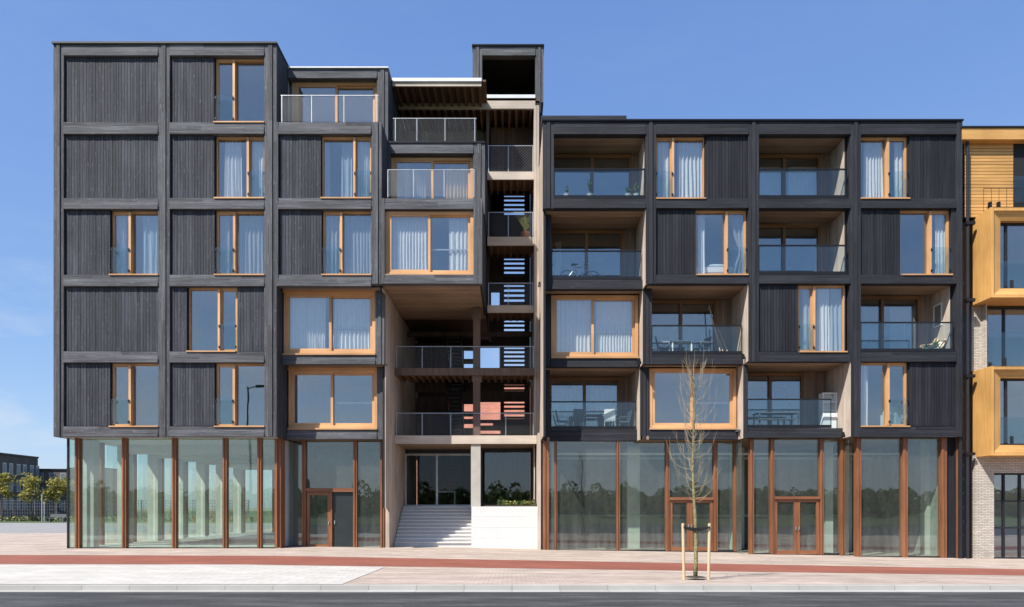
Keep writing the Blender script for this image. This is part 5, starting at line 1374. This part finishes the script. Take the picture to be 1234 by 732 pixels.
def pillow(mb, cx, cy, cz, w, d, h):
    n = 8
    for sgn in (1, -1):
        g_ = {}
        for i in range(n + 1):
            for j in range(n + 1):
                u, v = i / n * 2 - 1, j / n * 2 - 1
                hh = h * ((1 - u ** 4) * (1 - v ** 4)) ** .5
                g_[i, j] = len(mb.v); mb.v.append((cx + u * w * (1 - .06 * v * v), cy + v * d * (1 - .06 * u * u), cz + sgn * hh))
        for i in range(n):
            for j in range(n): mb.f.append((g_[i, j], g_[i + 1, j], g_[i + 1, j + 1], g_[i, j + 1])); mb.m.append(0)
pillow(mb, -.1, -.2, .58, .42, .2, .09); mb.build('pillow', M['fabric_blue'], bd, local=True, smooth=True)
ar = thing('armchair', 'pale blue armchair behind the lowest right window', 'armchair', (X(1082, .8), .85, zrr(5)[0] - .02), R(20))
mb = MB(); mb.box(-.36, .36, -.35, .35, .12, .42); mb.build('seat', M['fabric_blue'], ar, local=True)
mb = MB(); mb.hexa([(-.36, .2, .421), (.36, .2, .421), (.36, .38, .421), (-.36, .38, .421), (-.33, .32, .95), (.33, .32, .95), (.33, .42, .95), (-.33, .42, .95)]); mb.build('backrest', M['fabric_blue'], ar, local=True)
for s in (-1, 1):
    mb = MB(); mb.box(s * .365, s * .47, -.35, .38, .12, .6); mb.build('armrest', M['fabric_blue'], ar, local=True)
    for sy in (-.3, .3):
        mb = MB(); mb.box(s * .35 - .02, s * .35 + .02, sy - .02, sy + .02, 0, .119); mb.build('leg', M['pine'], ar, local=True)
# lobby table and red box
lt = thing('lobby_table', 'white side table inside the dark entrance lobby', 'table', (X(538, 6.9), 6.9, 1.66))
mb = MB(); mb.box(-.45, .45, -.25, .25, .72, .77); mb.build('tabletop', M['white'], lt, local=True)
for s in (-1, 1):
    mb = MB(); mb.box(s * .42 - .025, s * .42 + .025, -.23, .23, 0, .719); mb.build('leg', M['white'], lt, local=True)
fl = thing('flower_box', 'red flowers in a box on the white lobby table', 'flowers', (X(538, 6.9), 6.9, 2.431))
mb = MB(); mb.box(-.2, .2, -.1, .1, 0, .14); mb.build('box', M['darkframe'], fl, local=True)
lb = MB(); [lb.leaf((rnd(-.22, .22), rnd(-.1, .1), rnd(.14, .34)), .04) for _ in range(80)]; lb.build('blossoms', M['red'], fl, local=True)

# ------------------------------------------------------------------ sky, sun, camera
EL, dirx, diry, dirz = None, 1.0, .95, -1.6
EL = math.atan2(1.6, math.hypot(dirx, diry))
W = bpy.data.worlds.new('World'); SC.world = W; W.use_nodes = True
nt = W.node_tree; nt.nodes.clear()
wo = nt.nodes.new('ShaderNodeOutputWorld'); bg = nt.nodes.new('ShaderNodeBackground'); bg.inputs[1].default_value = SKY
sk = nt.nodes.new('ShaderNodeTexSky'); sk.sky_type = 'NISHITA'; sk.sun_disc = False; sk.sun_elevation = EL
sk.sun_rotation = math.atan2(-dirx, -diry); sk.air_density = 1.0; sk.dust_density = 0.4; sk.ozone_density = 3.0; sk.altitude = 0
# a few thin cirrus streaks
tc = nt.nodes.new('ShaderNodeTexCoord'); mp = nt.nodes.new('ShaderNodeMapping'); mp.inputs['Scale'].default_value = (3.0, 3.0, 9.0); mp.inputs['Rotation'].default_value = (.4, .5, 0)
nt.links.new(tc.outputs['Generated'], mp.inputs[0])
nz = nt.nodes.new('ShaderNodeTexNoise'); nz.inputs['Scale'].default_value = 1.6; nz.inputs['Detail'].default_value = 7; nz.inputs['Roughness'].default_value = .62
nt.links.new(mp.outputs[0], nz.inputs['Vector'])
rp = ramp(nt, [(.44, (0, 0, 0)), (.72, (.7, .7, .7))]); nt.links.new(nz.outputs['Fac'], rp.inputs[0])
mx = nt.nodes.new('ShaderNodeMixRGB'); mx.inputs[2].default_value = (3.6, 3.9, 4.3, 1)
sep = nt.nodes.new('ShaderNodeSeparateColor'); cmb = nt.nodes.new('ShaderNodeCombineColor'); nt.links.new(sk.outputs[0], sep.inputs[0])
for k, (pw, gn) in enumerate(((.72, .89), (.62, 1.18), (.42, 2.14))):        # colour balance of the sky
    pn = nt.nodes.new('ShaderNodeMath'); pn.operation = 'POWER'; pn.inputs[1].default_value = pw; nt.links.new(sep.outputs[k], pn.inputs[0])
    gn_ = nt.nodes.new('ShaderNodeMath'); gn_.operation = 'MULTIPLY'; gn_.inputs[1].default_value = gn; nt.links.new(pn.outputs[0], gn_.inputs[0]); nt.links.new(gn_.outputs[0], cmb.inputs[k])
sz = nt.nodes.new('ShaderNodeSeparateXYZ'); nt.links.new(tc.outputs['Generated'], sz.inputs[0])
zr_ = nt.nodes.new('ShaderNodeMapRange'); zr_.inputs[1].default_value = .12; zr_.inputs[2].default_value = .34; zr_.inputs[3].default_value = 1; zr_.inputs[4].default_value = .05; nt.links.new(sz.outputs[2], zr_.inputs[0])
cm_ = nt.nodes.new('ShaderNodeMath'); cm_.operation = 'MULTIPLY'; nt.links.new(rp.outputs[0], cm_.inputs[0]); nt.links.new(zr_.outputs[0], cm_.inputs[1])
nt.links.new(cm_.outputs[0], mx.inputs[0]); nt.links.new(cmb.outputs[0], mx.inputs[1]); nt.links.new(mx.outputs[0], bg.inputs[0]); nt.links.new(bg.outputs[0], wo.inputs[0])
sl = bpy.data.lights.new('sun', 'SUN'); sl.energy = SUN; sl.angle = R(.53); sl.color = (1, .955, .89)
so = bpy.data.objects.new('sun', sl); COL.objects.link(so); so.rotation_euler = Vector((dirx, diry, dirz)).to_track_quat('-Z', 'Y').to_euler(); so.location = (-30, -30, 50)
cm = bpy.data.cameras.new('camera'); co = bpy.data.objects.new('camera', cm); COL.objects.link(co)
co.location = (0, -D, CAMZ); co.rotation_euler = (R(90), 0, 0)
cm.sensor_width = 36; cm.lens = F / 1234 * 36; cm.shift_x = 0.0; cm.shift_y = (612 - 366) / 1234; cm.clip_start = .1; cm.clip_end = 5000
SC.camera = co
SC.view_settings.view_transform = 'Standard'; SC.view_settings.look = 'None'; SC.view_settings.exposure = EXPO; SC.view_settings.gamma = 1.0
SC.view_settings.use_curve_mapping = False
cy = SC.cycles; cy.max_bounces = 10; cy.diffuse_bounces = 4; cy.glossy_bounces = 4; cy.transparent_max_bounces = 24; cy.transmission_bounces = 4
cy.caustics_reflective = False; cy.caustics_refractive = False; cy.sample_clamp_indirect = 4.0
cy.use_denoising = True
